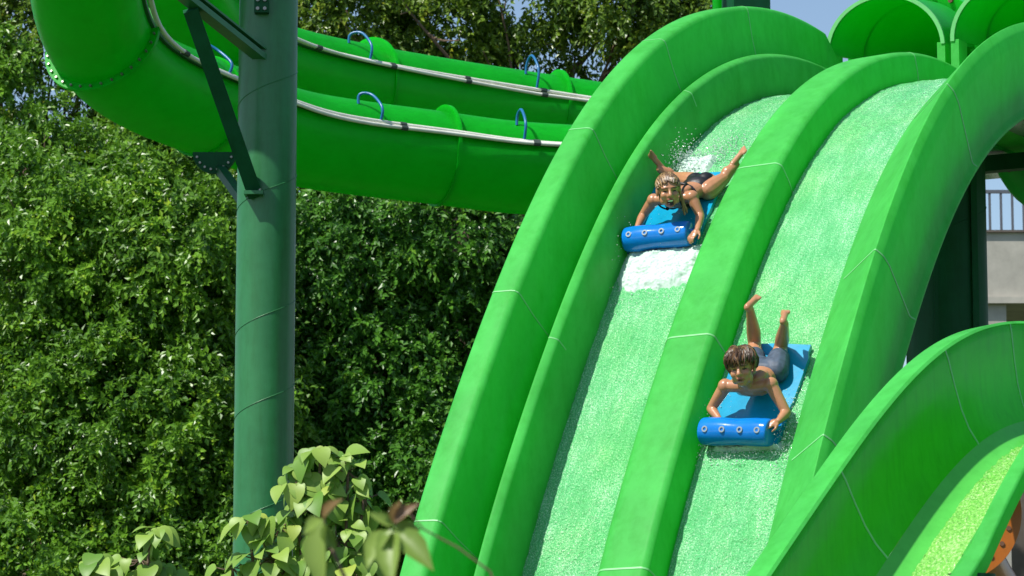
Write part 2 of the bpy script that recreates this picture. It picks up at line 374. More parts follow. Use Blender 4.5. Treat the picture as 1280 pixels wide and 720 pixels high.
# ------------------------------------------------------------------ tunnels at the top of the lanes
def ring_pts(c, t, nvec, r, a0, a1, n, sq=1.0):
    s = nrm(np.cross(t, nvec)); u = nrm(np.cross(s, t)); a = np.linspace(a0, a1, n)
    return c + np.cos(a)[:, None] * s * r + np.sin(a)[:, None] * u * r * sq
def shell(path, r, a0, a1, n, thick, sq=1.0, upv=ZZ):
    """half tube (closed shell with thickness) along a path"""
    P = np.asarray(path, float); T = np.gradient(P, axis=0); r = np.broadcast_to(np.asarray(r, float), (len(P),))
    rings = []
    for p, t, q in zip(P, T, r):
        o = ring_pts(p, nrm(t), upv, q, a0, a1, n, sq); i = ring_pts(p, nrm(t), upv, q - thick, a0, a1, n, sq); rings.append(np.vstack([o, i[::-1]]))
    m = 2 * n; V = np.array(rings)
    f = [(a * m + b, a * m + (b + 1) % m, (a + 1) * m + (b + 1) % m, (a + 1) * m + b) for a in range(len(P) - 1) for b in range(m)]
    for a in (0, len(P) - 1):
        f += [(a * m + b, a * m + b + 1, a * m + m - 2 - b, a * m + m - 1 - b) for b in range(n - 1)]
    return V.reshape(-1, 3), f
def bolts(parent, pts, t, r=.018, m=BOLT, name='bolt'):
    base = None
    for p in pts:
        if base is None:
            mb = MB(); tube(mb, [p - t * .02, p + t * .025], r, 6); base = mb.build(name, m, parent, 30); p0 = p
        else:
            o = base.copy(); COL.objects.link(o); o.parent = parent; o.matrix_parent_inverse = base.matrix_parent_inverse
            o.location = Vector(p - p0)
def tunnel(uc, i, label, rr=.53):
    c = RS.P(uc, .44, i); t = nrm(RS.t[i] + ZZ * .12); l = RS.l[i]
    T = thing('tunnel_entrance', c, label, 'slide tunnel', 'tunnel mouths at the top of the racing lanes')
    p1 = [c + t * x for x in np.linspace(0, .75, 5)]
    mb = MB(); mb.add(*shell(p1, rr, 0, np.pi, 30, .03, .88)); mb.build('arch_shell', TUNNEL, T, 35)
    mb = MB(); mb.add(*shell([c - t * .012, c + t * .012], rr + .006, 0, np.pi, 30, .034, .88)); mb.build('mouth_rim', JOINT, T, 35)
    fl = c + t * .76
    mb = MB(); mb.add(*shell([fl, fl + t * .03], rr + .11, -.2, np.pi + .2, 34, .13, .88)); F = mb.build('flange', TUBEG, T, 35)
    a = np.linspace(.35, np.pi - .35, 9); s = nrm(np.cross(t, ZZ)); u = np.cross(s, t)
    bolts(F, [fl + np.cos(x) * s * (rr + .07) + np.sin(x) * u * (rr + .065) * .88 - t * .012 for x in a], t, .022, RUST)
    q = [fl + t * .03]; d = t.copy()
    for k in range(14):
        q.append(q[-1] + d * .16); d = nrm(d + l * .15 + ZZ * .01)
    mb = MB(); mb.add(*shell(q, rr + .01, -np.pi, np.pi, 48, .03, .90)); mb.build('bend_tube', TUNNEL, T, 35)
    for sgn in (-1, 1):
        b = c + l * sgn * (rr - .03)
        mb = MB(); beam(mb, b - ZZ * .5 + t * .1, b + ZZ * .0 + t * .1, .07, .20, t); mb.build('base_post', GREEN, T, 30)
    return T
it = idx_for(RS, 1022, 78, 0.0, .42)
tunnel(.60, it, 'arched green tunnel mouth at the head of the left racing lane')
tunnel(1.74, it - 1, 'green tunnel mouth half hidden behind the right hand slide wall')

# ------------------------------------------------------------------ front curved chute
EPTS = [[-0.5, 2.49], [-0.27, 2.67], [0, 2.9], [0.36, 3.16], [0.69, 3.4], [1.03, 3.63], [1.34, 3.76], [1.7, 3.88], [2.08, 3.955], [2.37, 3.975], [2.75, 3.95]]
EH = .62
ES = Sweep((1.42647, 16, 2.9), R(36), EPTS, EH, turn=(2.0, 1.5, R(50)), ext=(1.4, 2.6), deg=5, flat=R(-17), n=200)
es = thing('curved_chute', ES.P(.5, -1, 40) * np.array([1, 1, 0]), 'glossy bright green curved open chute in the front right corner', 'water slide')
arc = [(.155, EH - .03), (.158, .44), (.165, .31), (.185, .20), (.22, .11)]
arc2 = [(.2202, .1098), (.27, .05), (.33, .015), (.40, 0)]
PROF_E = [(-.01, .2), (0, EH - .04), (0, EH), (.01, EH + .015), (.14, EH + .03), (.15, EH + .02)] + arc + [(.20, .09), (.12, .1)]
i0E = int(np.argmin(((ES.C - ES.C[0]) ** 2).sum(1)))
HE = np.interp(np.arange(ES.nn), np.arange(ES.nn), np.cumsum(np.r_[0, np.linalg.norm(np.diff(ES.C[:, :2], axis=0), axis=1)])); kE = idx_for(ES, 1000, 622, 0, EH); HE = HE - HE[kE]
def PROF_F(i):
    h = float(np.clip(0.08 + .18 * (HE[i] - .42), .05, .42)); u = .60
    return [(.505, -.03), (.505, 0), (.53, .004), (.575, h * .6), (u - .006, h - .012), (u, h), (u + .092 - .14 * h, h - .008), (u + .102 - .14 * h, h - .02), (u + .09 - .14 * h, h - .11), (u - .01, h - .16), (.54, -.06)]
sweep_part('outer_wall', ES, PROF_E, CHUTE, es, 0, smooth=50)
sweep_part('chute_floor', ES, arc2 + [(.45, -.003), (.503, 0), (.503, -.03), (.33, -.03), (.215, .07)], CHFLOOR, es, 0, smooth=50)
sweep_part('wall_rim', ES, [(-.005, EH - .04), (-.004, EH + .003), (.009, EH + .019), (.141, EH + .034), (.155, EH + .021), (.146, EH + .016), (.138, EH + .026), (.012, EH + .010), (.005, EH - .04)], GREEN, es, 0)
sweep_part('inner_wall', ES, PROF_F, GREEN, es, [0, 0, .01, .02, .005, .004, .006, .008, .02, .02, 0], smooth=50)
for px, py in ((1012, 593), (1150, 441), (1230, 400)):
    joint(ES, PROF_E, 0, slice(1, 13), idx_for(ES, px, py, 0, EH), JOINT, es, .012, .003)
water_sheet('water', ES, .335, .565, .02, WATERY, 'sparkling yellow green water in the bottom of the curved chute', 21, 0, 120, .009, .010, .008)
p = ES.P(.6, -.05, 60); mb = MB(); tube(mb, [(p[0], p[1], 0), p], .13, 14); mb.build('support_leg', STEELD, es, 40)

# orange tube below it
oc = at(1188, 640, 17.6); od = nrm(CAM - oc + np.array([1.2, 0, 3.0]))
ot = thing('orange_tube_slide', oc * np.array([1, 1, 0]), 'orange tube slide with bolted flange, mostly hidden below the curved chute', 'water slide')
mb = MB(); mb.add(*shell([oc - od * .03, oc], .385, -np.pi, np.pi, 60, .12)); F = mb.build('flange', ORANGE, ot, 35)
sx = nrm(np.cross(od, ZZ)); sy = np.cross(sx, od)
bolts(F, [oc + .325 * (math.cos(a) * sx + math.sin(a) * sy) for a in np.arange(0, 2 * np.pi, np.pi / 11)], od * .3, .014, RUST)
mb = MB(); mb.add(*shell(spline([oc - od * .03, oc - od * .8, oc - od * 1.5 + np.array([.6, .5, -.6]), oc - od * 1.8 + np.array([1.6, 1.0, -.9])], 16), .27, -np.pi, np.pi, 40, .03)); mb.build('tube', ORANGE, ot, 35)
mb = MB(); tube(mb, [(oc[0], oc[1] + .5, 0), (oc[0], oc[1] + .5, oc[2] - .3)], .1, 12); mb.build('support_leg', STEELD, ot, 40)

# ------------------------------------------------------------------ tube slides on the left
def sect(P, r, n=40, joint_a=.30, side=None):
    return P
def tube_slide(name, label, ctrl, R_, joints, pipe_n, hoses, loc):
    P = spline([at(*c) for c in ctrl], 90); T, _, _ = frames(P)
    th = thing(name, loc, label, 'water slide', 'green enclosed tube slides behind the column')
    toC = lambda k: nrm(np.cross(np.cross(T[k], nrm(CAM - P[k])), T[k]))
    # local frame: u = across and up, s = across and towards the viewer side
    S = []; U = []
    for k in range(len(P)):
        up = ZZ if abs(T[k][2]) < .97 else np.array([1., 0, 0]); s = nrm(np.cross(T[k], up)); u = nrm(np.cross(s, T[k])); S.append(s); U.append(u)
    S = np.array(S); U = np.array(U)
    if (S[5] @ (CAM - P[5])) < 0: S = -S
    for k in range(1, len(P)):   # keep the frame continuous through the steep part
        if S[k] @ S[k - 1] < 0: S[k] = -S[k]
        S[k] = nrm(S[k] * .25 + (S[k - 1] - T[k] * (S[k - 1] @ T[k])) * .75); U[k] = np.cross(S[k], T[k]); 
        if U[k] @ U[k - 1] < 0: U[k] = -U[k]
    pt = lambda k, a, r: P[k] + r * (math.cos(a) * S[k] + math.sin(a) * U[k])
    ja = .30
    def half(a0, a1, r0, n, name):
        ang = np.linspace(a0, a1, n); m = 2 * n; V = []
        for k in range(len(P)):
            V += [pt(k, a, r0) for a in ang] + [pt(k, a, r0 - .02) for a in ang[::-1]]
        f = [(k * m + b, k * m + (b + 1) % m, (k + 1) * m + (b + 1) % m, (k + 1) * m + b) for k in range(len(P) - 1) for b in range(m)]
        for k in (0, len(P) - 1): f += [(k * m + b, k * m + b + 1, k * m + m - 2 - b, k * m + m - 1 - b) for b in range(n - 1)]
        mb = MB(); mb.add(V, f); return mb.build(name, TUBEG, th, 50)
    half(np.pi - ja, 2 * np.pi + ja, R_, 40, 'lower_shell'); half(ja + .0, np.pi - ja, R_ * .93, 24, 'upper_shell')
    # edge lips along the two long joints
    for a in (ja, np.pi - ja):
        V = []; 
        for k in range(len(P)):
            o = U[k] * .018
            V += [pt(k, a, R_ + .035) + o, pt(k, a, R_ * .93 - .01) + o, pt(k, a, R_ * .93 - .01) - o, pt(k, a, R_ + .035) - o]
        f = [(k * 4 + b, k * 4 + (b + 1) % 4, k * 4 + 4 + (b + 1) % 4, k * 4 + 4 + b) for k in range(len(P) - 1) for b in range(4)] + [(0, 1, 2, 3), tuple(len(P) * 4 - 4 + b for b in range(4))]
        mb = MB(); mb.add(V, f); mb.build('long_joint', JOINTD, th, 30)
    Q = proj(P)
    near = lambda x, lim=0: int(np.argmin(abs(Q[:, 0] - x) + 1000 * (Q[:, 1] < -60)))
    for x, out, full in joints:
        k = near(x) if not isinstance(x, tuple) else int(np.argmin(((Q - x) ** 2).sum(1)))
        k = min(max(k, 1), len(P) - 2)
        def arcmesh(a0, a1, r0, r1, n, w):
            V = []; ang = np.linspace(a0, a1, n)
            for a in ang: 
                for (r, t) in ((r0, -w), (r1, -w), (r1, w), (r0, w)): V.append(pt(k, a, r) + T[k] * t)
            f = [(b * 4 + c, b * 4 + (c + 1) % 4, b * 4 + 4 + (c + 1) % 4, b * 4 + 4 + c) for b in range(n - 1) for c in range(4)] + [(0, 1, 2, 3), tuple(4 * n - 4 + c for c in range(4))]
            mb = MB(); mb.add(V, f); return mb
        F = arcmesh(ja + .02, np.pi - ja - .02, R_ * .93 - .02, R_ * .93 + out, 24, .02).build('joint_flange', TUBEG, th, 40)
        bolts(F, [pt(k, a, R_ * .93 + out * .55) - T[k] * .015 for a in np.linspace(ja + .15, np.pi - ja - .15, 12)], T[k], .011)
        F = arcmesh(np.pi - ja + .05, 2 * np.pi + ja - .05, R_ - .01, R_ + (out if full else .022), 36, .018).build('joint_flange', TUBEG, th, 40)
        if full: bolts(F, [pt(k, a, R_ + out * .55) + T[k] * .015 for a in np.linspace(np.pi - ja + .2, 2 * np.pi + ja - .2, 18)], T[k], .012)
    # white water pipes along the near joint with clips
    for q in range(2):
        pp = [pt(k, ja - .02 - (0 if q == 0 else pipe_n(k / len(P))), R_ + .07 + .015 * q) for k in range(len(P))]
        mb = MB(); tube(mb, pp, .019, 8); w = mb.build('water_pipe', WPIPE, th, 60)
        for k in range(6, len(P) - 1, 11):
            mb = MB(); tube(mb, [pp[k] - T[k] * .035, pp[k] + T[k] * .035], .027, 8); mb.build('pipe_clip', GCLIP, w, 30)
    for x, hgt in hoses:
        k = near(x); a0 = pt(k, ja, R_ + .07); top = pt(k, ja + .62, R_ * .93)
        base = top + T[k] * (.09 if x < 600 else .012) * (-1 if T[k][0] > 0 else 1)
        hp = spline([a0, a0 + U[k] * (hgt * .75) + S[k] * .03, pt(k, ja + .4, R_ * .93) + U[k] * hgt + S[k] * .02, base + U[k] * .10, base], 18)
        mb = MB(); tube(mb, hp, .015, 7); mb.build('blue_hose', BLUEH, th, 60)
    return th, P, T, S, U
low_ctrl = [(760, 214, 32.3), (640, 207, 32.1), (540, 194, 31.8), (450, 183, 31.4), (370, 170, 30.9), (300, 147, 30.4), (238, 124, 29.8), (184, 101, 29.3), (140, 70, 28.8), (114, 26, 28.4), (104, -35, 27.7), (106, -140, 26.8), (100, -260, 26.1), (108, -390, 25.7), (150, -510, 25.7), (230, -600, 26.0), (330, -640, 26.6)]  # upper coil out of frame is added and routed to shade the steel column
up_ctrl = [(820, 166, 36), (740, 155, 35.8), (650, 142, 35.5), (550, 127, 35), (460, 112, 34.4), (370, 93, 33.8), (310, 72, 33.3), (262, 40, 32.8), (230, 0, 32.3), (212, -60, 31.8), (210, -130, 31.5), (225, -220, 31.5)]
tube_slide('tube_slide', 'lower green tube slide sweeping up to a bolted bend at the top left', low_ctrl, .485, [((126, 50), .075, True), (545, .07, False), ((252, 126), .02, False)],
           lambda f: .08 * max(0, 1 - abs(f - .22) * 3.2), [(430, .16), (640, .22), (235, .12)], at(500, 190, 32) * np.array([1, 1, 0]))
tube_slide('tube_slide', 'upper green tube slide running behind the lower one with white pipes', up_ctrl, .52, [(462, .09, False), (695, .07, False), ((268, 45), .09, True)],
           lambda f: .10 * max(0, 1 - abs(f - .2) * 2.6), [(421, .19), (640, .28)], at(600, 140, 35) * np.array([1, 1, 0]))

# steel column with brackets
def column(px, depth, rad, ztop, m, label, group, seams):
    c = at(px, 360, depth); T = thing('steel_column', (c[0], c[1], 0), label, 'column', group)
    mb = MB(); tube(mb, [(c[0], c[1], 0), (c[0], c[1], ztop)], rad, 48); mb.build('shaft', m, T, 40)
    mb = MB(); tube(mb, [(c[0], c[1], .0), (c[0], c[1], .04)], rad * 1.7, 32); F = mb.build('base_plate', m, T, 40)
    for z in seams:   # spiral weld seams
        a = np.linspace(-.3, np.pi * 1.3, 30) ; P = [(c[0] + (rad + .001) * math.cos(x + np.pi), c[1] + (rad + .001) * math.sin(x + np.pi), z + .38 * rad * (x - 1.5) / .5 * .55) for x in a]
        mb = MB(); tube(mb, P, .0035, 6); mb.build('weld_seam', m, T, 40)
    return T, c
zp = lambda py, y: at(640, py, y)[2]
T, c = column(332, 27, .25, 12, STEEL, 'tall mid green steel column with bracket arms, standing before the trees', 'slide support columns', [zp(115, 27), zp(245, 27), zp(400, 27), zp(505, 27), zp(640, 27)])
b0 = at(326, 72, 26.78); b1 = at(205, -24, 25.6)
mb = MB(); beam(mb, b0, b1, .12, .05); beam(mb, b0 + np.array([0, 0, .07]), b1 + np.array([0, 0, .07]), .12, .018); beam(mb, b0 + np.array([0, 0, .035]), b1 + np.array([0, 0, .035]), .03, .055); mb.build('bracket_arm', STEEL, T, 0)
s0 = at(319, 244, 26.78); s1 = at(238, 12, 25.95)
mb = MB(); beam(mb, s0, s1, .125, .10, (0, 1, 0)); mb.build('diagonal_strut', STEELD, T, 0)
mb = MB(); q = at(317, 244, 26.82); beam(mb, q + np.array([-.07, -.05, 0]), q + np.array([.09, -.05, -.0]), .22, .03); pl = mb.build('gusset_plate', STEEL, T, 0)
bolts(pl, [q + np.array([x, -.10, .02]) for x in (-.05, 0, .06)], ZZ, .014)
mb = MB(); q = at(327, 6, 26.7); box(mb, q - np.array([.06, .03, .07]), q + np.array([.06, .06, .07])); F = mb.build('bolt_bracket', STEELD, T, 0)
bolts(F, [q + np.array([x, -.03, z]) for x in (-.03, .03) for z in (-.04, .035)], np.array([0, 1., 0]), .016)
# hanging ring bracket under the tube
rc = at(268, 190, 29.2)
sd = thing('tube_cradle', rc, 'dark green bolted cradle plate under the lower tube beside the column', 'bracket')
mb = MB(); mb.add(*shell([rc, rc + np.array([0, .05, 0])], .20, np.pi, 2 * np.pi, 30, .195)); F = mb.build('cradle_plate', STEELD, sd, 30)
bolts(F, [rc + np.array([.165 * math.cos(a), -.005, .165 * math.sin(a)]) for a in np.linspace(np.pi + .3, 2 * np.pi - .3, 8)] , np.array([0, 1., 0]), .012)
mb = MB(); beam(mb, rc + np.array([.05, .05, -.15]), at(312, 262, 27.3), .08, .08); mb.build('cradle_arm', STEELD, sd, 0)

# right column with arm; the slide's shade is put into its darker paint
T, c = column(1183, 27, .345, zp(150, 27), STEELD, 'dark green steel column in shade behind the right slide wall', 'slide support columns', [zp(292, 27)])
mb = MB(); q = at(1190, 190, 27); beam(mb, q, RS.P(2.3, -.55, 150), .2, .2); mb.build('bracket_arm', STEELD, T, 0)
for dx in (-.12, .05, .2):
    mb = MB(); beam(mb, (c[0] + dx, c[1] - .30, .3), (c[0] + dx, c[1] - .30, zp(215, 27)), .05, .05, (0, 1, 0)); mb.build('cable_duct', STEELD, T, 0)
# tube behind the crest built as a square post, shade in its dark colour
c = at(930, 10, 31); tw = thing('square_tower_post', (c[0], c[1], 0), 'green square post, darkened with painted shade, rising behind the crest of the left wall', 'post')
mb = MB(); a = R(20); w = .22
for z0, z1 in ((0, 14),):
    pts = [(c[0] + w * 1.25 * math.cos(a + k * np.pi / 2 + np.pi / 4), c[1] + w * 1.25 * math.sin(a + k * np.pi / 2 + np.pi / 4)) for k in range(4)]
    mb.add([(x, y, z) for z in (z0, z1) for x, y in pts], [(3, 2, 1, 0), (4, 5, 6, 7)] + [(k, (k + 1) % 4, 4 + (k + 1) % 4, 4 + k) for k in range(4)])
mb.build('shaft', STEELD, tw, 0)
mb = MB(); tube(mb, [(c[0] - .27, c[1] - .1, 0), (c[0] - .27, c[1] - .1, 14)], .045, 14); mb.build('drain_pipe', TUBEG, tw, 40)

# ------------------------------------------------------------------ far right: tube bend and concrete building
q = [at(*v) for v in ((1330, 60, 30), (1300, 120, 29.5), (1288, 172, 29.2), (1310, 215, 28.8), (1370, 240, 28.6), (1460, 240, 28.5))]
tb = thing('green_tube_bend', q[2] * np.array([1, 1, 0]), 'green tube bend with yellowish panels hanging at the right edge', 'water slide')
mb = MB(); tube(mb, spline(q, 30), .38, 28); mb.build('tube', TUNNEL, tb, 50)
k = q[2]; mb = MB(); mb.add(*shell([k - np.array([.02, 0, .02]), k + np.array([.0, 0, .03])], .46, -np.pi, np.pi, 40, .1)); F = mb.build('flange', TUBEG, tb, 35)
bolts(F, [k + .43 * np.array([math.cos(a), math.sin(a), 0]) for a in np.arange(0, 6.28, .5)], ZZ, .016, RUST)
mb = MB(); beam(mb, at(1246, 196, 28.6), at(1258, 212, 28.5), .12, .05); mb.build('hanger_plate', RUST, tb, 0)
mb = MB(); tube(mb, [at(1452, 240, 28.5), at(1452, 240, 28.5) * np.array([1, 1, 0])], .14, 16); mb.build('support_leg', STEELD, tb, 40)

bz = lambda py: zp(py, 46)
bx = at(1200, 330, 46)[0]
bd = thing('concrete_building', (bx + 4, 48, 0), 'grey concrete terrace building with railing at the right edge', 'building')
mb = MB(); box(mb, (bx, 46, bz(372)), (bx + 9, 46.25, bz(291))); mb.build('parapet', CONC, bd, 0)
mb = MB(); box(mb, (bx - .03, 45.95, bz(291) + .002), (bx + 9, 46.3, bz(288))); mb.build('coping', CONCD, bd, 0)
mb = MB(); box(mb, (bx, 45.9, bz(380)), (bx + 9, 52, bz(372) - .003)); mb.build('floor_slab', CONC, bd, 0)
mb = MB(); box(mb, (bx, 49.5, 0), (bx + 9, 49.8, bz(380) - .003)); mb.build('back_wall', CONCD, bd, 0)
for k in range(3):
    mb = MB(); box(mb, (bx + .3 + 3 * k, 46, 0), (bx + .65 + 3 * k, 46.35, bz(380) - .003)); mb.build('pillar', CONC, bd, 0)
rl = thing('railing', (bx + 4, 47, bz(288)), 'thin dark metal railing above the concrete parapet', 'railing')
mb = MB(); box(mb, (bx, 48, bz(269)), (bx + 9, 48.06, bz(266))); mb.build('bottom_rail', WPIPE, rl, 0)
mb = MB(); box(mb, (bx, 48, bz(212)), (bx + 9, 48.06, bz(208))); mb.build('top_rail', RAILM, rl, 0)
b0_ = None
for k in range(46):
    if b0_ is None: mb = MB(); box(mb, (bx + .05, 48.01, bz(286)), (bx + .085, 48.045, bz(212))); b0_ = mb.build('baluster', RAILM, rl, 0)
    else:
        o = b0_.copy(); COL.objects.link(o); o.parent = rl; o.matrix_parent_inverse = b0_.matrix_parent_inverse; o.location = (.17 * k, 0, 0)

# ------------------------------------------------------------------ vegetation
def leaves(name, pos, d, nv, L, W, m, parent, tint):
    """folded pointed leaves, four-point blades with a raised midrib fold"""
    d = d / np.linalg.norm(d, axis=1)[:, None]; s = np.cross(d, nv); s /= np.linalg.norm(s, axis=1)[:, None] + 1e-9; n = np.cross(s, d)
    L = L[:, None]; W = W[:, None]
    a = pos; b = pos + d * L * .42 + s * W + n * W * .35; c = pos + d * L - n * L * .10; e = pos + d * L * .42 - s * W + n * W * .35
    V = np.stack([a, b, c, e], 1).reshape(-1, 3); k = np.arange(len(pos))[:, None] * 4
    q = np.concatenate([k + [0, 1, 2], k + [0, 2, 3]], 1).reshape(-1, 3)
    return quads(name, V, q, m, parent, np.repeat(tint, 2), False)
def unit(n): 
    v = rng.normal(size=(n, 3)); return v / np.linalg.norm(v, axis=1)[:, None]
def sprays(C, N, ntw, nl, tl, spread, ll, lw):
    """drooping twigs of leaves from clump centres C with outward normals N"""
    k = len(C); c = np.repeat(C, ntw, 0); n = np.repeat(N, ntw, 0); K = len(c)
    d = n * .7 + unit(K) * spread + np.array([0, 0, -.15]); d /= np.linalg.norm(d, axis=1)[:, None]
    c = c + unit(K) * .10
    ln = tl * rng.uniform(.5, 1.2, K)
    t = np.tile(np.linspace(.12, 1, nl), (K, 1)) + rng.uniform(-.04, .04, (K, nl))
    P = c[:, None] + d[:, None] * (t * ln[:, None])[..., None] + np.array([0, 0, -1.]) * ((t ** 2) * ln[:, None] * .32)[..., None]
    tw = d[:, None] + np.array([0, 0, -.7]) * t[..., None]
    ld = tw * .45 + n[:, None] * .25 + unit(K * nl).reshape(K, nl, 3) * .85 + np.array([0, 0, -.18])
    nv = n[:, None] * .85 + np.array([-.35, -.35, .55]) + unit(K * nl).reshape(K, nl, 3) * .55
    M = K * nl
    tint = np.clip(np.repeat(np.repeat(rng.uniform(0, .55, k), ntw), nl) + rng.uniform(0, .45, M), 0, 1)
    return P.reshape(-1, 3), ld.reshape(-1, 3), nv.reshape(-1, 3), ll * rng.uniform(.65, 1.2, M), lw * rng.uniform(.7, 1.2, M), tint
def tree(label, base, trunk_top, blobs, m, dens, front=.75, group='trees behind the slides', ll=.100, lw=.027, limbs=26, tl=.40, keep=None, twigs=8, nl=11):
    base = np.array(base, float); T = thing('tree', base, label, 'tree', group)
    mb = MB(); P = spline([base, base * .6 + np.array(trunk_top) * .4 + np.array([.25, 0, 0]), trunk_top], 12); tube(mb, P, np.linspace(.34, .16, 12), 12); mb.build('trunk', BARK, T, 60)
    Cs = []; Ns = []
    for c, r in blobs:
        c = np.array(c); r = np.array(r); area = 4 * np.pi * ((r[0] * r[1]) ** 1.6 / 3 + (r[0] * r[2]) ** 1.6 / 3 + (r[1] * r[2]) ** 1.6 / 3) ** (1 / 1.6)
        k = int(area * dens); v = unit(k * 2)
        ok = (v[:, 1] < .35) | (rng.random(len(v)) > front)      # the far side is sparser
        v = v[ok][:k]
        lump = .72 + .31 * np.sin(v[:, 0] * 7 + c[0]) * np.sin(v[:, 2] * 9 + c[2] * 2) + .10 * np.sin(v[:, 1] * 13 + v[:, 2] * 17)
        rr = lump * rng.uniform(.84, 1.03, len(v))
        Cs.append(c + v * r * rr[:, None]); Ns.append(v / r / np.linalg.norm(v / r, axis=1)[:, None])
    C = np.vstack(Cs); N = np.vstack(Ns)
    if keep is not None: ok = keep(C); C = C[ok]; N = N[ok]
    leaves('crown', *sprays(C, N, twigs, nl, tl, .75, ll, lw)[:5], m, T, sprays_t := np.clip(np.repeat(rng.uniform(0, .6, len(C)), twigs * nl) + rng.uniform(0, .42, len(C) * twigs * nl), 0, 1))
    mb = MB(); tt = np.array(trunk_top)
    sel = rng.choice(len(C), min(limbs, len(C)), replace=False)
    for i in sel:
        s = base + (tt - base) * rng.uniform(.45, 1.0); e = C[i]
        mid = (s + e) / 2 + unit(1)[0] * .4; P = spline([s, mid, e, e + N[i] * .3 + unit(1)[0] * .15], 10); tube(mb, P, np.linspace(.05, .008, 10), 6)
        for _ in range(2):
            j = rng.integers(4, 8); q = P[j] + N[i] * .5 + unit(1)[0] * .5; tube(mb, spline([P[j], (P[j] + q) / 2 + unit(1)[0] * .08, q], 6), np.linspace(.025, .007, 6), 5)
    mb.build('limbs', BARK, T, 60)
    return T
A = lambda px, py, y: tuple(at(px, py, y))
def gap(cx, cy, rx, ry, p):
    def f(C):
        q = proj(C); e = ((q[:, 0] - cx) / rx) ** 2 + ((q[:, 1] - cy) / ry) ** 2
        return (e > 1) | (rng.random(len(C)) < p)
    return f
g1 = gap(75, 130, 75, 70, .25)
tree('broad bright leaved fig tree filling the left side behind the tubes', A(150, 1100, 42)[:2] + (0,), A(140, 420, 43),
     [(A(5, 120, 43.5), (.9, 1., .9)), (A(195, 178, 43.5), (1.0, 1., .8)), (A(280, 255, 43), (.7, .8, .9)), (A(30, 225, 42.5), (1.1, 1.2, .9)), (A(185, 245, 42.5), (.9, 1.0, .8)), (A(90, 330, 41), (1.6, 1.5, 1.5)), (A(230, 330, 40.5), (1.2, 1.2, 1.3)), (A(60, 520, 40.5), (1.6, 1.5, 1.5)), (A(200, 560, 40), (1.7, 1.5, 1.6)), (A(100, 720, 40), (2.2, 1.7, 1.5)), (A(290, 450, 41), (.9, 1., 1.4)), (A(270, 700, 39.6), (1.2, 1.2, 1.2)), (A(150, 430, 43), (2.2, 1.6, 3.4))], LEAF_A, 9.5, keep=g1)
tree('dark green fig tree in shade between the column and the left slide wall', A(480, 1100, 43)[:2] + (0,), A(480, 420, 44),
     [(A(420, 330, 42), (1.2, 1.2, 1.1)), (A(560, 300, 42), (1.2, 1.2, 1.0)), (A(470, 460, 42), (1.3, 1.2, 1.3)), (A(590, 430, 42.4), (1.2, 1.2, 1.2)), (A(430, 600, 42), (1.4, 1.2, 1.2)), (A(540, 600, 41.6), (1.2, 1.2, 1.2)), (A(640, 560, 43), (1.3, 1.3, 1.8))], LEAF_B, 9.5)
g2 = gap(715, 75, 60, 40, .10); g3 = gap(640, 10, 40, 30, .3)
tree('olive leaved tree with bare branches behind the crest of the left wall', A(690, 1100, 46)[:2] + (0,), A(640, 120, 47),
     [(A(430, 25, 46), (1.2, 1.1, .75)), (A(560, 40, 46.5), (1.1, 1.1, .8)), (A(660, 0, 46), (1.0, 1., .55)), (A(770, 10, 45.5), (1.0, 1., .6)), (A(840, 30, 46), (.75, .8, .6)), (A(700, 90, 47), (1.1, 1., .6)), (A(740, 170, 47), (1.2, 1., .8)), (A(560, 150, 47), (1.6, 1.2, 1.0)), (A(820, -40, 46), (.8, .8, .5))], LEAF_C, 12, keep=lambda C: g2(C) & g3(C), limbs=60, nl=10)
tree('shadowy tree whose dark twigs show through at the top left corner', A(20, 1100, 47)[:2] + (0,), A(40, 160, 47),
     [(A(30, 30, 45), (1.2, 1., .9)), (A(0, 210, 45), (1.2, 1., 1.)), (A(150, 200, 45.5), (1.1, 1., .9)), (A(180, 60, 46), (1.3, 1., 1.1)), (A(300, 160, 46), (1.2, 1., 1.4))], LEAF_C, 11, keep=gap(75, 130, 60, 50, .35), limbs=34)
for j, (px, py, y, r, lb) in enumerate(((60, 520, 50, (3.6, 2.2, 3.4), 'dense dark tree far back behind the left fig tree'), (380, 480, 51, (3.8, 2.2, 3.9), 'dense dark tree far back behind the column'), (680, 470, 52, (3.6, 2.2, 3.8), 'dense dark tree far back behind the racing slide'))):
    tree(lb, A(px, 1100, y)[:2] + (0,), A(px, py + 60, y), [(A(px, py, y), r)], LEAF_B, 9, ll=.22, lw=.06, limbs=12, tl=.6)

# shrub with big heart-shaped leaves, in front of the column
def heart(mb_v, mb_f, tints, p, d, nv, L, tint, wide=.48, fold=.22, droop=.3, outline=None):
    d = nrm(d); s = nrm(np.cross(d, nv)); n = np.cross(s, d)
    o = outline or [(0, 0), (-.06, .16), (-.04, .31), (.06, .43), (.22, .49), (.40, .47), (.58, .38), (.75, .25), (.90, .10), (1, 0)]
    k = len(mb_v); mids = [(t, 0) for t, _ in o]
    pt = lambda t, w, sg: p + d * L * t + s * sg * w * L * wide * 2 * .5 * 2 + n * (w * L * fold * 1.6) - n * L * droop * t * t
    row = []
    for (t, w) in o: row.append((pt(t, 0, 1), pt(t, w, 1), pt(t, w, -1)))
    for a, b, c in row: mb_v += [a, b, c]
    for i in range(len(o) - 1):
        for (x, y) in ((0, 1), (2, 0)):
            mb_f.append((k + 3 * i + x, k + 3 * i + y, k + 3 * i + 3 + y, k + 3 * i + 3 + x)); tints.append(tint)
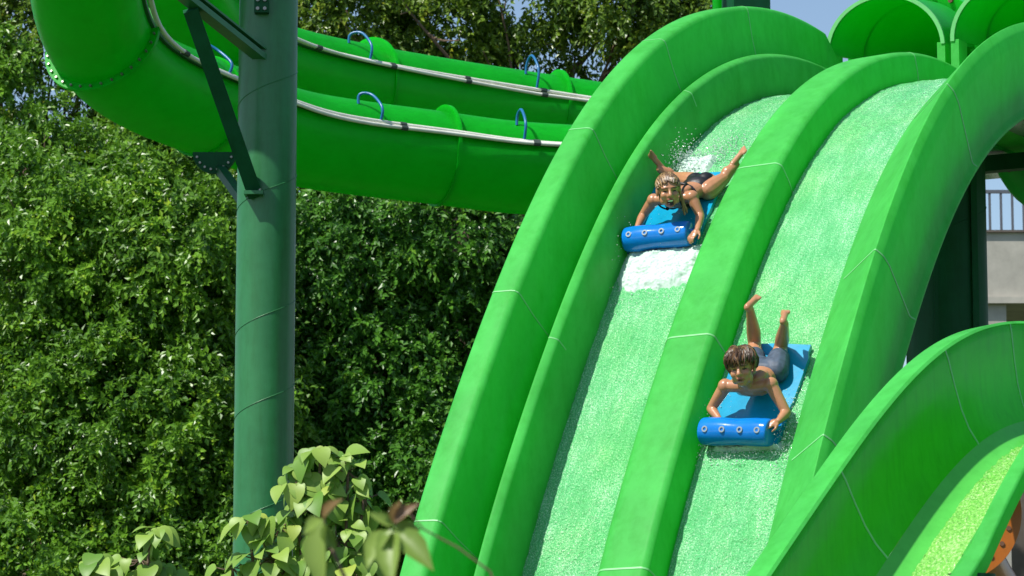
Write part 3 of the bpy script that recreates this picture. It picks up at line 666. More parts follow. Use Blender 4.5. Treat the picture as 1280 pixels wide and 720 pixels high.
def shrub(name, label, group, y, clusters, L, m, stem_base, wide=.46, outline=None, fold=.11, droop=.42, cat='shrub'):
    T = thing(name, stem_base, label, cat, group)
    v, f, ti = [], [], []; mb = MB(); sb = np.array(stem_base, float)
    for (px, py, rx, ry, cnt) in clusters:
        cc = at(px, py, y); sc = y / FOC
        mid = (sb + cc) / 2 + np.array([rng.uniform(-.1, .1), 0, -.1]); tube(mb, spline([sb, mid, cc], 12), np.linspace(.022, .008, 12), 6)
        for _ in range(int(cnt * 1.5)):
            a = unit(1)[0] * rng.uniform(.45, 1) ** .6; a[1] *= .8
            p = cc + np.array([a[0] * rx * sc, a[1] * rx * sc, a[2] * ry * sc])
            out = nrm(p - cc + np.array([0, -.02, .02]))
            d = nrm(out * .5 + np.array([0, -.25, -.75]) + unit(1)[0] * .45); nv = nrm(out * .5 + np.array([-.3, -.55, .6]) + unit(1)[0] * .35)
            heart(v, f, ti, p, d, nv, L * rng.uniform(.6, 1.15), rng.uniform(0, .9), wide, fold, droop, outline)
            tube(mb, [cc + (p - cc) * .15, (cc + p) / 2 - np.array([0, 0, .01]), p], .0035, 4)
    me = bpy.data.meshes.new('foliage'); me.from_pydata([tuple(q) for q in v], [], f)
    at_ = me.attributes.new('tint', 'FLOAT', 'FACE'); at_.data.foreach_set('value', ti); me.materials.append(m)
    me.polygons.foreach_set('use_smooth', [True] * len(f)); link(bpy.data.objects.new('foliage', me), T)
    mb.build('stem', BARK, T, 60); return T
gs = 'broad leaved shrubs in the foreground'
c0 = at(400, 900, 18)
shrub('broad_leaf_shrub', 'pale broad leaved shrub growing up in front of the green column', gs, 18,
      [(400, 575, 28, 22, 12), (435, 590, 28, 24, 12), (370, 600, 24, 22, 10), (455, 620, 22, 24, 9), (395, 630, 40, 28, 22), (350, 660, 30, 22, 12), (310, 650, 16, 12, 6), (420, 675, 45, 28, 24), (340, 700, 42, 24, 20), (440, 710, 40, 24, 18), (290, 710, 22, 16, 7), (385, 720, 50, 24, 20)], .125, LEAF_H, (c0[0], c0[1], 0))
c0 = at(150, 900, 18.5)
shrub('broad_leaf_shrub', 'small pale broad leaved shrub poking up at the lower left', gs, 18.5,
      [(190, 668, 15, 14, 6), (175, 700, 26, 20, 10), (118, 702, 18, 12, 6), (145, 725, 40, 18, 12), (210, 720, 20, 14, 6)], .122, LEAF_H, (c0[0], c0[1], 0))
# blurred sprig close to the lens
def sprig():
    y = 6.5; b = at(560, 1000, y); T = thing('leafy_sprig', (b[0], b[1], 0), 'out of focus sprig of narrow leaves close in front at bottom centre', 'plant')
    lance = [(0, 0), (.15, .22), (.35, .36), (.6, .34), (.82, .17), (1, 0)]
    mb = MB(); w1 = at(492, 658, y); w2 = at(404, 655, y * 1.01)
    tube(mb, spline([(b[0], b[1], 0), at(640, 760, y), at(555, 700, y), w1, at(500, 630, y)], 24), np.linspace(.006, .0018, 24), 6)
    tube(mb, spline([at(470, 800, y), at(430, 720, y), w2, at(410, 630, y)], 14), np.linspace(.005, .0025, 14), 6)
    mb.build('stem', BARK, T, 60)
    spec = {'leaf_green': [], 'leaf_red': []}
    G = [((404, 652), (398, 735), 0), ((404, 650), (380, 664), 0), ((404, 650), (424, 622), 1), ((492, 658), (462, 640), 0), ((492, 655), (522, 627), 1), ((492, 660), (526, 660), 0), ((490, 664), (455, 705), 0), ((492, 664), (486, 728), 0), ((496, 664), (540, 708), 0), ((492, 655), (498, 625), 1), ((490, 662), (470, 690), 0), ((404, 655), (420, 690), 0)]
    for red in (0, 1):
        v, f, ti = [], [], []
        for a, e, r in G:
            if r != red: continue
            pa = at(*a, y + rng.uniform(-.03, .03)); pe = at(*e, y - .04 + rng.uniform(-.05, .05)); d = pe - pa
            heart(v, f, ti, pa, d, nrm(np.array([-.3, -.8, .5]) + unit(1)[0] * .2), np.linalg.norm(d), rng.uniform(.2, .9), .30, .35, .15, lance)
        me = bpy.data.meshes.new('foliage'); me.from_pydata([tuple(q) for q in v], [], f)
        a_ = me.attributes.new('tint', 'FLOAT', 'FACE'); a_.data.foreach_set('value', ti); me.materials.append(LEAF_R if red else LEAF_N)
        me.polygons.foreach_set('use_smooth', [True] * len(f)); o = link(bpy.data.objects.new('foliage', me), T)
        if red: o['label'] = 'reddish young leaves'
sprig()

# ------------------------------------------------------------------ mats, people
def mat_thing(px, py, label, first=None, skew=0.):
    i, u = RS.find(px, py, .13 + FL); L = RS.l[i]; Tn = -RS.t[i]; N = RS.n[i]     # x across, y downhill, z off the floor
    if skew: L, Tn = L * math.cos(skew) + Tn * math.sin(skew), Tn * math.cos(skew) - L * math.sin(skew)
    o = bpy.data.objects.new('riding_mat', None); COL.objects.link(o)
    base = RS.P(u, FL + .05, i)
    M = Matrix(((L[0], Tn[0], N[0], base[0]), (L[1], Tn[1], N[1], base[1]), (L[2], Tn[2], N[2], base[2]), (0, 0, 0, 1))); o.matrix_world = M
    tag(o, label, 'mat', 'blue riding mats on the racing slide')
    if first is not None:
        for ch in first.children:
            c = ch.copy(); COL.objects.link(c); c.parent = o
            for g in ch.children:
                d = g.copy(); COL.objects.link(d); d.parent = c
        return o, M
    def lk(mb, name, m, par, s=40):
        x = mb.build(name, m, None, s); x.parent = par; return x
    # sheet, origin under the roll; sheet runs back (-y)
    ny = 14; nx = 9; V = []; W = .275
    pts = []
    for a in range(ny + 1):
        y = .03 - .84 * a / ny; ww = W * (1 if a < ny - 1 else .93) * (1 if 0 < a else .98)
        if 4 <= a <= 5: ww *= .97
        for b in range(nx + 1):
            x = (2 * b / nx - 1); pts.append((x * ww, y, .012 + .006 * math.cos(3 * x) + .03 * max(0, y + .12)))
    k = (nx + 1); f = [(a * k + b, a * k + b + 1, (a + 1) * k + b + 1, (a + 1) * k + b) for a in range(ny) for b in range(nx)]
    n = len(pts); V = pts + [(x, y, z - .03) for x, y, z in pts]; f += [tuple(n + q for q in g)[::-1] for g in f]
    per = [b for b in range(k)] + [a * k + nx for a in range(1, ny + 1)] + [ny * k + b for b in range(nx - 1, -1, -1)] + [a * k for a in range(ny - 1, 0, -1)]
    f += [(per[q], per[(q + 1) % len(per)], n + per[(q + 1) % len(per)], n + per[q]) for q in range(len(per))]
    mb = MB(); mb.add(V, f); lk(mb, 'sheet', MATBASE, o, 60)
    mb = MB(); xs = np.r_[-.250, -.247, -.24, np.linspace(-.23, .23, 12), .24, .247, .250]; rr = np.r_[.080, .087, .090, .091 + .003 * np.sin(np.linspace(0, 9, 12)), .090, .087, .080]
    a = np.linspace(0, 2 * np.pi, 28, endpoint=False); Vr = np.array([[(x, .0 + (r + .0012 * math.sin(3 * t + 17 * x) * math.sin(31 * x)) * 1.02 * math.cos(t), .085 + (r + .0015 * math.sin(2 * t + 23 * x)) * .98 * math.sin(t)) for t in a] for x, r in zip(xs, rr)]); m = 28
    fr = [(q * m + b, q * m + (b + 1) % m, (q + 1) * m + (b + 1) % m, (q + 1) * m + b) for q in range(len(xs) - 1) for b in range(m)] + [tuple(range(m)), tuple((len(xs) - 1) * m + b for b in range(m))[::-1]]
    mb.add(Vr, fr); roll = lk(mb, 'roll', MATROLL, o, 50)
    for x in (-.19, -.065, .065, .19):
        t = R(62); c = np.array([x, .092 * math.cos(t), .085 + .0895 * math.sin(t)]); nn = np.array([0, math.cos(t), math.sin(t)])
        mb = MB(); V, f = shell([c - nn * .004, c + nn * .006], .021, -np.pi, np.pi, 20, .010, upv=np.array([1., 0, 0])); mb.add(V, f); e = lk(mb, 'eyelet', EYELET, roll, 40)
    mb = MB(); tube(mb, spline([(.235, -.02, .1), (.275, -.02, .09), (.28, -.08, .05), (.26, -.12, .03)], 10), .013, 8); lk(mb, 'handle', MATROLL, o, 60)
    mb = MB(); tube(mb, spline([(-.235, -.02, .1), (-.275, -.02, .09), (-.28, -.08, .05), (-.26, -.12, .03)], 10), .013, 8); lk(mb, 'handle', MATROLL, o, 60)
    return o, M
m1, M1 = mat_thing(920, 539, 'blue roll fronted mat under the boy in grey shorts', None, .08)
m2, M2 = mat_thing(822, 298, 'blue roll fronted mat under the girl in black swimwear', m1, -.03)

def rcone(mb, a, ra, b, rb, n=12):
    """round cone: a tapered capsule"""
    a = np.asarray(a, float); b = np.asarray(b, float); t = nrm(b - a)
    ph = np.linspace(-np.pi / 2, 0, 5)[1:]; P = []; r = []
    for x in ph: P.append(a + t * ra * math.sin(x)); r.append(ra * math.cos(x))
    for x in -ph[::-1]: P.append(b + t * rb * math.sin(x)); r.append(rb * math.cos(x))
    s = nrm(np.cross(t, (0.3, .5, .8))); u = np.cross(s, t); an = np.linspace(0, 2 * np.pi, n, endpoint=False)
    V = np.array([[p + q * (math.cos(x) * s + math.sin(x) * u) for x in an] for p, q in zip(P, r)])
    f = [(i * n + j, i * n + (j + 1) % n, (i + 1) * n + (j + 1) % n, (i + 1) * n + j) for i in range(len(P) - 1) for j in range(n)] + [tuple(range(n))[::-1], tuple((len(P) - 1) * n + j for j in range(n))]
    mb.add(V, f)
def ell(mb, c, ax, n=16, m=10):
    """ellipsoid, ax = three axis vectors"""
    V = []; ax = np.asarray(ax, float)
    for i in range(1, m):
        p = np.pi * i / m
        for j in range(n):
            q = 2 * np.pi * j / n; V.append(c + ax[0] * math.sin(p) * math.cos(q) + ax[1] * math.sin(p) * math.sin(q) + ax[2] * math.cos(p))
    V += [c + ax[2], c - ax[2]]; k = (m - 1) * n
    f = [(i * n + j, i * n + (j + 1) % n, (i + 1) * n + (j + 1) % n, (i + 1) * n + j) for i in range(m - 2) for j in range(n)]
    f += [(k, (j + 1) % n, j) for j in range(n)] + [(k + 1, (m - 2) * n + j, (m - 2) * n + (j + 1) % n) for j in range(n)]
    mb.add(V, f)
def remeshed(mb, name, mats, parent, voxel, smooth=4, paint=None):
    o = mb.build(name, mats, None, 0); md = o.modifiers.new('r', 'REMESH'); md.mode = 'VOXEL'; md.voxel_size = voxel
    if smooth: sm = o.modifiers.new('s', 'SMOOTH'); sm.iterations = smooth; sm.factor = .5
    dg = bpy.context.evaluated_depsgraph_get(); me = bpy.data.meshes.new_from_object(o.evaluated_get(dg)); o.modifiers.clear(); o.data = me
    if len(me.materials) == 0:
        for m in mats: me.materials.append(m)
    me.polygons.foreach_set('use_smooth', [True] * len(me.polygons))
    if paint:
        c = np.zeros(len(me.polygons) * 3); me.polygons.foreach_get('center', c); me.polygons.foreach_set('material_index', paint(c.reshape(-1, 3)).astype(np.int32))
    me.update()
    if parent is not None: o.parent = parent; o.matrix_parent_inverse = parent.matrix_basis.inverted()
    return o
def hand(mb, wrist, d, palm_n, size=1.0, curl=1.0, side=1):
    """palm, four fingers in chains that curl towards -palm_n, thumb from the side"""
    d = nrm(d); pn = nrm(palm_n - d * (palm_n @ d)); s = np.cross(d, pn) * side
    ell(mb, wrist + d * .042 * size, [d * .045 * size, s * .036 * size, pn * .017 * size])
    rcone(mb, wrist, .020 * size, wrist + d * .03 * size, .022 * size)
    for k, ln in zip((-1.5, -.5, .5, 1.5), (.068, .078, .074, .056)):
        b = wrist + d * .072 * size + s * k * .0185 * size; dd = d.copy(); r = .0085 * size
        for q in range(3):
            e = b + dd * ln * size * (.45, .32, .23)[q]; rcone(mb, b, r, e, r * .9, 8); b = e; r *= .9
            an = .75 * curl; dd = nrm(dd * math.cos(an) - pn * math.sin(an))
    b = wrist + d * .025 * size - s * .030 * size; e = b + nrm(d * .7 - s * .6 - pn * .3) * .036 * size; rcone(mb, b, .0115 * size, e, .0095 * size, 8)
    rcone(mb, e, .0095 * size, e + nrm(d * .9 - pn * .45 + s * .1) * .028 * size, .008 * size, 8)
def foot(mb, ankle, toe_d, sole_n, size=1.0):
    t = nrm(toe_d); n = nrm(sole_n - t * (sole_n @ t)); s = np.cross(t, n)
    rcone(mb, ankle, .030 * size, ankle - t * .035 * size + n * .03 * size, .028 * size)
    rcone(mb, ankle - t * .03 * size + n * .035 * size, .028 * size, ankle + t * .10 * size + n * .04 * size, .026 * size)
    ell(mb, ankle + t * .12 * size + n * .042 * size, [t * .045 * size, s * .042 * size, n * .017 * size])
    for k, ln in zip(range(5), (.035, .032, .028, .024, .02)):
        b = ankle + t * (.15 - .006 * k) * size + n * .043 * size + s * (k - 2) * .0155 * size; rcone(mb, b, (.012, .009, .0085, .008, .0075)[k] * size, b + t * ln * size, (.010, .008, .0075, .007, .0065)[k] * size, 8)
def person(J, face_d, head_up, label, kind, base):
    T = thing('person', base, label, 'person', 'riders on the racing slide')
    mb = MB(); k = J['k']
    sL, sR, hL, hR = J['shL'], J['shR'], J['hipL'], J['hipR']; sc = (sL + sR) / 2; hc = (hL + hR) / 2
    ax = nrm(sc - hc); lat = nrm(sR - sL); lat = nrm(lat - ax * (lat @ ax)); dep = np.cross(lat, ax)
    if dep @ J['N'] < 0: dep = -dep
    wS = np.linalg.norm(sR - sL) / 2; wH = .105 * k
    # torso: stacked ellipsoids from pelvis to chest, union
    ell(mb, hc, [lat * .125 * k, ax * .10 * k, dep * .082 * k]); ell(mb, hc - ax * .03 * k + dep * .028 * k - lat * .05 * k, [lat * .068 * k, ax * .085 * k, dep * .065 * k]); ell(mb, hc - ax * .03 * k + dep * .028 * k + lat * .05 * k, [lat * .068 * k, ax * .085 * k, dep * .065 * k])
    Ls = np.linalg.norm(sc - hc)
    for f, a, b in ((.25, .108, .072), (.42, .106, .070), (.60, .124, .076), (.78, .140, .084)):
        ell(mb, hc + ax * Ls * f - dep * .012 * k * math.sin(3.1 * f), [lat * a * k, ax * .12 * k, dep * b * k])
    rcone(mb, hc + ax * Ls * .93 - lat * wS * .55, .052 * k, hc + ax * Ls * .93 + lat * wS * .55, .052 * k)
    for s_, sg in ((sL, -1), (sR, 1)):
        ell(mb, s_, [lat * .052 * k, ax * .055 * k, dep * .052 * k]); rcone(mb, sc + ax * .02 + lat * sg * .03, .042 * k, s_ - lat * sg * .01, .042 * k)
        ell(mb, hc + ax * Ls * .80 + lat * sg * .062 * k - dep * .045 * k, [lat * .062 * k, ax * .06 * k, dep * .045 * k])          # chest muscle
        ell(mb, hc + ax * Ls * .80 + lat * sg * .07 * k + dep * .05 * k, [lat * .055 * k, ax * .085 * k, dep * .032 * k])           # shoulder blade
    Hc = J['head']; fd = nrm(face_d); hu = nrm(head_up - fd * (head_up @ fd)); hr = np.cross(fd, hu); g = J.get('g', 1.0)
    if hr @ lat < 0: hr = -hr
    rcone(mb, sc + ax * .015, .052 * k, Hc - hu * .05 * g - fd * .025 * g, .046 * k)
    # head
    H = lambda r, f, u: Hc + (hr * r + fd * f + hu * u) * g
    E = lambda c, a, b, cc: ell(mb, H(*c), [hr * a * g, fd * b * g, hu * cc * g], 20, 14)
    E((0, -.012, .028), .073, .092, .080); E((0, .018, -.035), .058, .068, .075); E((0, .042, -.088), .030, .032, .022)
    E((0, .058, .024), .055, .029, .022)                                                               # brow
    for sg in (-1, 1):
        E((sg * .036, .053, -.026), .027, .027, .027); E((sg * .076, -.008, -.005), .010, .022, .032); E((sg * .045, .02, -.062), .020, .04, .03)
    rcone(mb, H(0, .083, .012), .009 * g, H(0, .104, -.022), .014 * g); E((-.011, .094, -.026), .009, .010, .008); E((.011, .094, -.026), .009, .010, .008)
    op = J.get('open', 0.0)
    E((0, .078, -.052), .024, .014, .007); E((0, .074, -.066 - op * .018), .022, .013, .008)            # lips
    # arms and hands
    for q in ('L', 'R'):
        sh, el, wr = J['sh' + q], J['el' + q], J['wr' + q]; v = nrm(el - sh)
        rcone(mb, sh, .046 * k, sh + (el - sh) * .35, .043 * k); rcone(mb, sh + (el - sh) * .35, .043 * k, el, .033 * k); ell(mb, el, [v * .034 * k, np.cross(v, dep) * .033 * k, dep * .034 * k])
        m_ = el + (wr - el) * .3; rcone(mb, el, .033 * k, m_, .034 * k); rcone(mb, m_, .034 * k, wr, .022 * k)
        hand(mb, wr, J['hd' + q], J['hn' + q], .95 * k, 1.0, -1 if q == 'L' else 1)
        hp, kn, an = J['hip' + q], J['kn' + q], J['an' + q]
        rcone(mb, hp, .078 * k, hp + (kn - hp) * .4, .070 * k); rcone(mb, hp + (kn - hp) * .4, .070 * k, kn, .048 * k)
        c_ = kn + (an - kn) * .32 + J['calf' + q] * .014 * k; rcone(mb, kn, .046 * k, c_, .050 * k); rcone(mb, c_, .050 * k, an, .028 * k)
        foot(mb, an, J['toe' + q], J['sole' + q], .88 * k)
    def paint(c):
        d = (c - Hc) / g; r = d @ hr; f = d @ fd; u = d @ hu; m = np.zeros(len(c)); fr = f > .045
        m[fr & (((abs(r) - .031) / .0135) ** 2 + ((u - .002) / .0052) ** 2 < 1)] = 4
        m[fr & (((abs(r) - .032) / .024) ** 2 + ((u - .024 + .10 * (abs(r) - .03)) / .0042) ** 2 < 1)] = 5
        lo = -.060 - op * .013
        m[fr & ((r / .028) ** 2 + ((u - lo) / (.013 + op * .018)) ** 2 < 1)] = 1
        if op: 
            m[fr & ((r / .021) ** 2 + ((u - lo) / (.006 + op * .015)) ** 2 < 1)] = 2
            m[fr & ((r / .018) ** 2 + ((u - lo - .012) / .006) ** 2 < 1)] = 3
        else: m[fr & ((r / .016) ** 2 + ((u - lo) / .004) ** 2 < 1)] = 2
        return m
    remeshed(mb, 'body', [SKIN, LIP, MOUTH, TEETH, EYEM, BROW], T, .0055, 3, paint)
    # hair: cap plus locks that follow the skull
    mh = MB(); hm = HAIRB if kind == 'boy' else HAIRG
    c0 = H(0, -.018, .034); ell(mh, c0 - fd * .010 * g, [hr * .079 * g, fd * .088 * g, hu * .083 * g], 24, 16)
    if kind == 'boy':
        for _ in range(230):
            th = rng.uniform(0, 2 * np.pi); e0 = rng.uniform(.7, 1.5); e1 = e0 - rng.uniform(.7, 1.6); front = math.cos(th) > .35
            lift = rng.uniform(0, .16) ** 1.0 if rng.random() < .4 else 0; e1 = max(e1, rng.uniform(-.22, .22) if front else -.95); tw = rng.uniform(-.9, .5); P = []
            for q in np.linspace(0, 1, 6):
                e = e0 + (e1 - e0) * q; a = th + tw * q; rad = 1.05 + .20 * math.sin(q * 2.4) + rng.uniform(-.03, .03) + lift * q
                P.append(c0 + (hr * .077 * math.cos(e) * math.sin(a) + fd * .094 * math.cos(e) * math.cos(a) + hu * .083 * math.sin(e)) * g * rad)
            tube(mh, P, np.array([.007, .009, .009, .007, .0045, .002]) * g, 5, int(rng.random() < .25))
    else:
        ell(mh, H(0, -.024, .044), [hr * .077 * g, fd * .090 * g, hu * .079 * g], 24, 16)
        ell(mh, H(0, -.050, .01), [hr * .070 * g, fd * .056 * g, hu * .080 * g], 20, 14)
        eo, er = np.array([0, -.014, .034]), np.array([.079, .099, .083])
        for _ in range(260):
            al = rng.uniform(-1.5, 1.5); q = rng.uniform(0, 1); r0 = .072 * math.sin(al); f0 = .085 * math.cos(al) - .06 * q; u0 = .062 - .05 * abs(math.sin(al)) ** 2 + .04 * q + rng.uniform(-.006, .006)
            P = np.array([(r0, f0, u0), (r0 * 1.10 + rng.normal() * .004, f0 - .045, u0 + .030), (r0 * 1.05, min(f0 - .09, -.045), .050 + .02 * (1 - abs(math.sin(al)))), (r0 * .8, -.098, .0), (r0 * .55 + rng.normal() * .006, -.088, -.055 - .03 * rng.random())])
            Q_ = []
            for v in spline(P, 12):
                e_ = (v - eo) / er; l_ = np.linalg.norm(e_)
                if v[2] > -.03: v = eo + e_ / l_ * er * rng.uniform(.99, 1.035)
                Q_.append(H(*v))
            tube(mh, Q_, np.array([.003] + [.0052] * 9 + [.0045, .003]) * g, 5, int(rng.random() < .42))
        for _ in range(16):
            sg = 1; P = [(sg * .074, -.045, -.02), (sg * (.084 + .02 * rng.random()), -.045, -.09), (sg * (.085 + .035 * rng.random()), -.045, -.14 - .04 * rng.random())]
            tube(mh, spline([H(*v) for v in P], 8), np.linspace(.008, .003, 8) * g, 5, int(rng.random() < .5))
    mh.build('hair', [hm, HAIRB2 if kind == 'boy' else HAIRG2], T, 60)
    # clothes
    if kind == 'boy':
        mc = MB(); e = 1.0
        ell(mc, hc, [lat * .131 * k, ax * .085 * k, dep * .088 * k]); ell(mc, hc + ax * .03 * k, [lat * .124 * k, ax * .06 * k, dep * .083 * k])
        for sg in (-1, 1): ell(mc, hc - ax * .03 * k + dep * .028 * k + lat * sg * .05 * k, [lat * .073 * k, ax * .090 * k, dep * .069 * k])
        for q in ('L', 'R'):
            hp, kn = J['hip' + q], J['kn' + q]; rcone(mc, hp, .085 * k, hp + (kn - hp) * .52, .079 * k)
        remeshed(mc, 'shorts', [SHORTS], T, .007, 4)
    else:
        mc = MB(); ell(mc, hc + ax * .03 * k, [lat * .133 * k, ax * .115 * k, dep * .090 * k])
        for sg in (-1, 1): ell(mc, hc - ax * .02 * k + dep * .030 * k + lat * sg * .045 * k, [lat * .074 * k, ax * .085 * k, dep * .072 * k])
        remeshed(mc, 'swim_bottoms', [SWIM], T, .007, 3)
        mc = MB(); b = hc + ax * Ls * .74
        a = np.linspace(0, 2 * np.pi, 28); tube(mc, [b + lat * .147 * k * math.cos(x) + dep * .092 * k * math.sin(x) for x in a], .012, 8, cap=False)
        for sg in (-1, 1):
            ell(mc, hc + ax * Ls * .80 + lat * sg * .062 * k - dep * .052 * k, [lat * .066 * k, ax * .058 * k, dep * .049 * k])
            tube(mc, spline([hc + ax * Ls * .88 + lat * sg * .09 * k - dep * .095 * k, sc + lat * sg * .10 * k + ax * .055 * k - dep * .03, sc + lat * sg * .10 * k + ax * .02 + dep * .055 * k, b + lat * sg * .08 * k + dep * .095 * k], 14), .008, 6)
        remeshed(mc, 'bikini_top', [SWIM], T, .005, 2)
    return T
W = lambda px, py, h: RS.w(px, py, FL + h)
def basis(px, py): i, u = RS.find(px, py, FL); return RS.l[i], -RS.t[i], RS.n[i]
tocam = np.array([0, -1., -.12])
# boy
L, D, N = basis(935, 480)
J = dict(k=.98, N=N, head=W(926, 462, .44), shL=W(907, 481, .27), shR=W(963, 478, .26), hipL=W(943, 463, .13), hipR=W(972, 463, .13), g=1.08,
         elL=W(889, 512, .16), elR=W(984, 516, .14), wrL=W(897, 526, .17), wrR=W(973, 529, .17),
         hdL=L * .35 + D * .8 + N * .2, hdR=-L * .75 + D * .6 + N * .2, hnL=N, hnR=N,
         knL=W(943, 430, .10), knR=W(977, 434, .10), anL=W(939, 388, .39), anR=W(981, 402, .38),
         toeL=N * .75 - D * .55 + L * .1, toeR=N * .8 - D * .5 - L * .1, soleL=-D * .6 - N * .3 , soleR=-D * .6 - N * .3, calfL=-D, calfR=-D)
J['soleL'] = N - D * .2; J['soleR'] = N - D * .2; J['toeL'] = L * .12 - D * .85 - N * .4; J['toeR'] = -L * .2 - D * .85 - N * .4
person(J, tocam + np.array([-.30, 0, -.18]), np.array([-.18, -.25, 1.]), 'boy in grey shorts lying prone on a blue mat, feet raised, on the right lane', 'boy', W(935, 480, .05))
# girl
L, D, N = basis(845, 245)
J = dict(k=.95, N=N, head=W(837, 236, .43), shL=W(818, 251, .26), shR=W(865, 245, .26), hipL=W(864, 229, .13), hipR=W(885, 237, .13), g=1.06, open=1.0,
         elL=W(803, 270, .17), elR=W(874, 271, .16), wrL=W(797, 283, .17), wrR=W(873, 287, .17),
         hdL=D * .8 + L * .3 - N * .1, hdR=D * .8 - L * .25 - N * .1, hnL=N, hnR=N,
         knL=W(843, 223, .10), knR=W(905, 224, .11), anL=W(825, 213, .21), anR=W(920, 206, .14),
         toeL=-D * .6 + N * .6, toeR=-D * .8 + N * .2 + L * .2, soleL=N, soleR=N, calfL=N, calfR=N)
J['soleL'] = -D + N * .4; J['toeL'] = nrm(J['anL'] - J['knL']) * .8 + N * .5; J['soleR'] = N; J['toeR'] = nrm(J['anR'] - J['knR'])
person(J, tocam + np.array([.06, 0, -.16]), np.array([-.10, -.2, 1.]), 'laughing girl in black swimwear lying prone on a blue mat on the left lane', 'girl', W(845, 245, .05))

# ------------------------------------------------------------------ foam and spray
def foam_patch(name, label, px0, py0, px1, py1, u0, u1, hmax, seed):
    i0, _ = RS.find(px1, py1, FL + .05); i1, _ = RS.find(px0, py0, FL + .05); lo, hi = min(i0, i1), max(i0, i1)
    n = 130
    ls = np.linspace(RS.S[lo], RS.S[hi], n); us = np.linspace(u0, u1, n); U, S = np.meshgrid(us, ls); fi = np.interp(ls, RS.S, np.arange(RS.nn))
    ii = fi.astype(int); fr = (fi - ii)[:, None]; lerp = lambda A_: A_[ii] * (1 - fr) + A_[ii + 1] * fr
    C_, l_, n_ = lerp(RS.C), lerp(RS.l), lerp(RS.n)
    x = (U - u0) / (u1 - u0); y = (S - ls[0]) / (ls[-1] - ls[0])
    n0 = vnoise(U / .22, S / .22, seed + 5); n1 = vnoise(U / .09, S / .09, seed); n2 = vnoise(U / .04, S / .04, seed + 1); n3 = vnoise(U / .012, S / .012, seed + 2)
    low = .04 + .14 * vnoise(U / .10, S * 0, seed + 7) + .05 * vnoise(U / .03, S * 0, seed + 8)
    env = np.clip(np.minimum(x, 1 - x) * 8 - .3 * n1, 0, 1) * np.clip((y - low) * 5, 0, 1) ** .7 * np.clip((1 - y) * 4 - .3 * n1, 0, 1)
    h = FL + .008 + env * (hmax * (.45 + .75 * n0) + .030 * n1 + .018 * n2 + .014 * n3)
    V = C_[:, None] + U[..., None] * l_[:, None] + h[..., None] * n_[:, None]
    k = np.arange(n * n).reshape(n, n); q = np.stack([k[:-1, :-1], k[:-1, 1:], k[1:, 1:], k[1:, :-1]], -1).reshape(-1, 4)
    rag = .02 + .40 * np.clip(vnoise(U / .018, S / .018, seed + 11) * .6 + vnoise(U / .06, S / .06, seed + 12) * .6 - .25, 0, 1); q = q[(env.ravel()[q] > rag.ravel()[q]).any(1)]
    tag(quads(name, V.reshape(-1, 3), q, FOAM), label, 'foam', None, 'stuff')
def spray(label, spots, m=None, name='spray_droplets'):
    mb = MB(); ico = bmesh.new(); bmesh.ops.create_icosphere(ico, subdivisions=1, radius=1); iv = np.array([v.co[:] for v in ico.verts]); fa = [[v.index for v in f.verts] for f in ico.faces]; ico.free()
    for px, py, h0, h1, sx, sy, cnt, r in spots:
        i, u = RS.find(px, py, FL + h0)
        for _ in range(cnt):
            j = int(np.clip(i + rng.normal() * sy, 0, RS.nn - 1)); uu = u + rng.normal() * sx; p = RS.P(uu, FL + h0 + abs(rng.normal()) * (h1 - h0), j)
            s = r * rng.uniform(.35, 1.2) * np.array([1, 1, 1.]) ; mb.add(p + iv * s, fa)
    o = mb.build(name, m or DROP, None, 60); return tag(o, label, 'water spray', None, 'stuff')
foam_patch('foam', 'white foam wave breaking in front of the girl on her mat', 800, 298, 808, 372, .37, 1.12, .055, 31)
foam_patch('foam', 'white churned water behind the girl near her legs', 872, 192, 858, 222, .44, .74, .03, 41)
foam_patch('foam', 'thin white foam line in front of the boy on his mat', 918, 548, 915, 566, 1.56, 2.12, .03, 51)
spray('fine water droplets flying round the girl and her mat', [(845, 306, .05, .10, .2, 1.2, 120, .0034), (805, 372, .01, .03, .22, 2.5, 420, .004), (770, 318, .06, .16, .05, 4, 220, .0036), (855, 205, .05, .14, .07, 2, 380, .0042), (900, 195, .03, .09, .12, 3, 320, .0036), (800, 235, .05, .16, .04, 4, 160, .0034), (845, 285, .05, .09, .2, 3, 60, .003)])
spray('water droplets splashing round the boy and his mat', [(920, 562, .02, .05, .18, 1.5, 420, .004), (985, 535, .02, .08, .05, 4, 260, .0036), (880, 540, .03, .08, .04, 4, 120, .0036), (925, 505, .05, .06, .10, 3, 80, .0028)])

spray('white foam flecks scattered round the wave below the girl', [(803, 368, .012, .02, .24, 2.2, 500, .006), (765, 335, .015, .05, .03, 5, 300, .007), (860, 208, .02, .07, .07, 3, 500, .006), (905, 190, .02, .05, .10, 4, 400, .006)], FOAM, 'foam_flecks')
spray('white foam flecks scattered round the mat of the boy', [(920, 564, .012, .03, .2, 1.6, 450, .006), (985, 540, .012, .04, .04, 5, 300, .006)], FOAM, 'foam_flecks')

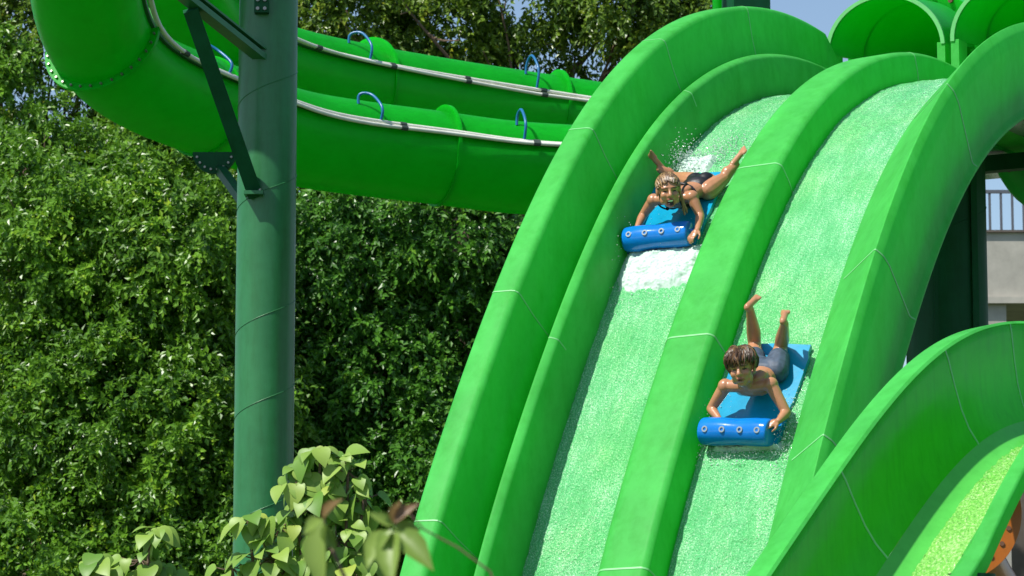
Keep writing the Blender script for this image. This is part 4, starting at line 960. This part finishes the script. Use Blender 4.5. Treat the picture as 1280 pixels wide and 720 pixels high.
# ------------------------------------------------------------------ ground, sky, sun, camera
m, nt, p, out = mat('grass_ground'); n = noise(nt, .6, 8, .6); r = ramp(nt, n.outputs[0], [(.3, (.035, .06, .015)), (.6, (.07, .10, .03)), (.8, (.16, .13, .08))]); nt.links.new(r.outputs[0], p.inputs['Base Color']); p.inputs['Roughness'].default_value = .9
mb = MB(); g = 3000; mb.add([(-g, -g, 0), (g, -g, 0), (g, g, 0), (-g, g, 0)], [(0, 1, 2, 3)]); tag(mb.build('ground', m, None, 0), 'flat grassy ground below the slides', 'ground', None, 'structure')

SUN = nrm([-.47, -.33, .82])
w = bpy.data.worlds.new('World'); SC.world = w; w.use_nodes = True; nt = w.node_tree
sky = nt.nodes.new('ShaderNodeTexSky'); sky.sky_type = 'NISHITA'; sky.sun_disc = False
sky.sun_elevation = math.asin(SUN[2]); sky.sun_rotation = math.atan2(SUN[0], SUN[1]); sky.air_density = 1.0; sky.dust_density = .6; sky.ozone_density = 1.5
bg = nt.nodes['Background']; nt.links.new(sky.outputs[0], bg.inputs[0]); bg.inputs[1].default_value = .11
sd_ = bpy.data.lights.new('sun', 'SUN'); sd_.energy = 4.6; sd_.angle = R(.53); sd_.color = (1, .96, .88)
so = bpy.data.objects.new('sun', sd_); COL.objects.link(so); so.rotation_euler = Vector(SUN).to_track_quat('Z', 'Y').to_euler(); so.location = (-20, -12, 40)
cd = bpy.data.cameras.new('camera'); co = bpy.data.objects.new('camera', cd); COL.objects.link(co); co.location = CAM; co.rotation_euler = (R(98), 0, 0)
cd.sensor_width = 36; cd.lens = 18 / math.tan(R(9)); cd.clip_end = 8000; cd.clip_start = .1
cd.dof.use_dof = True; cd.dof.focus_distance = 21.5; cd.dof.aperture_fstop = 8
SC.camera = co
SC.view_settings.view_transform = 'Standard'; SC.view_settings.look = 'None'; SC.view_settings.exposure = .35; SC.view_settings.gamma = 1
SC.cycles.max_bounces = 8; SC.cycles.diffuse_bounces = 5; SC.cycles.transparent_max_bounces = 4
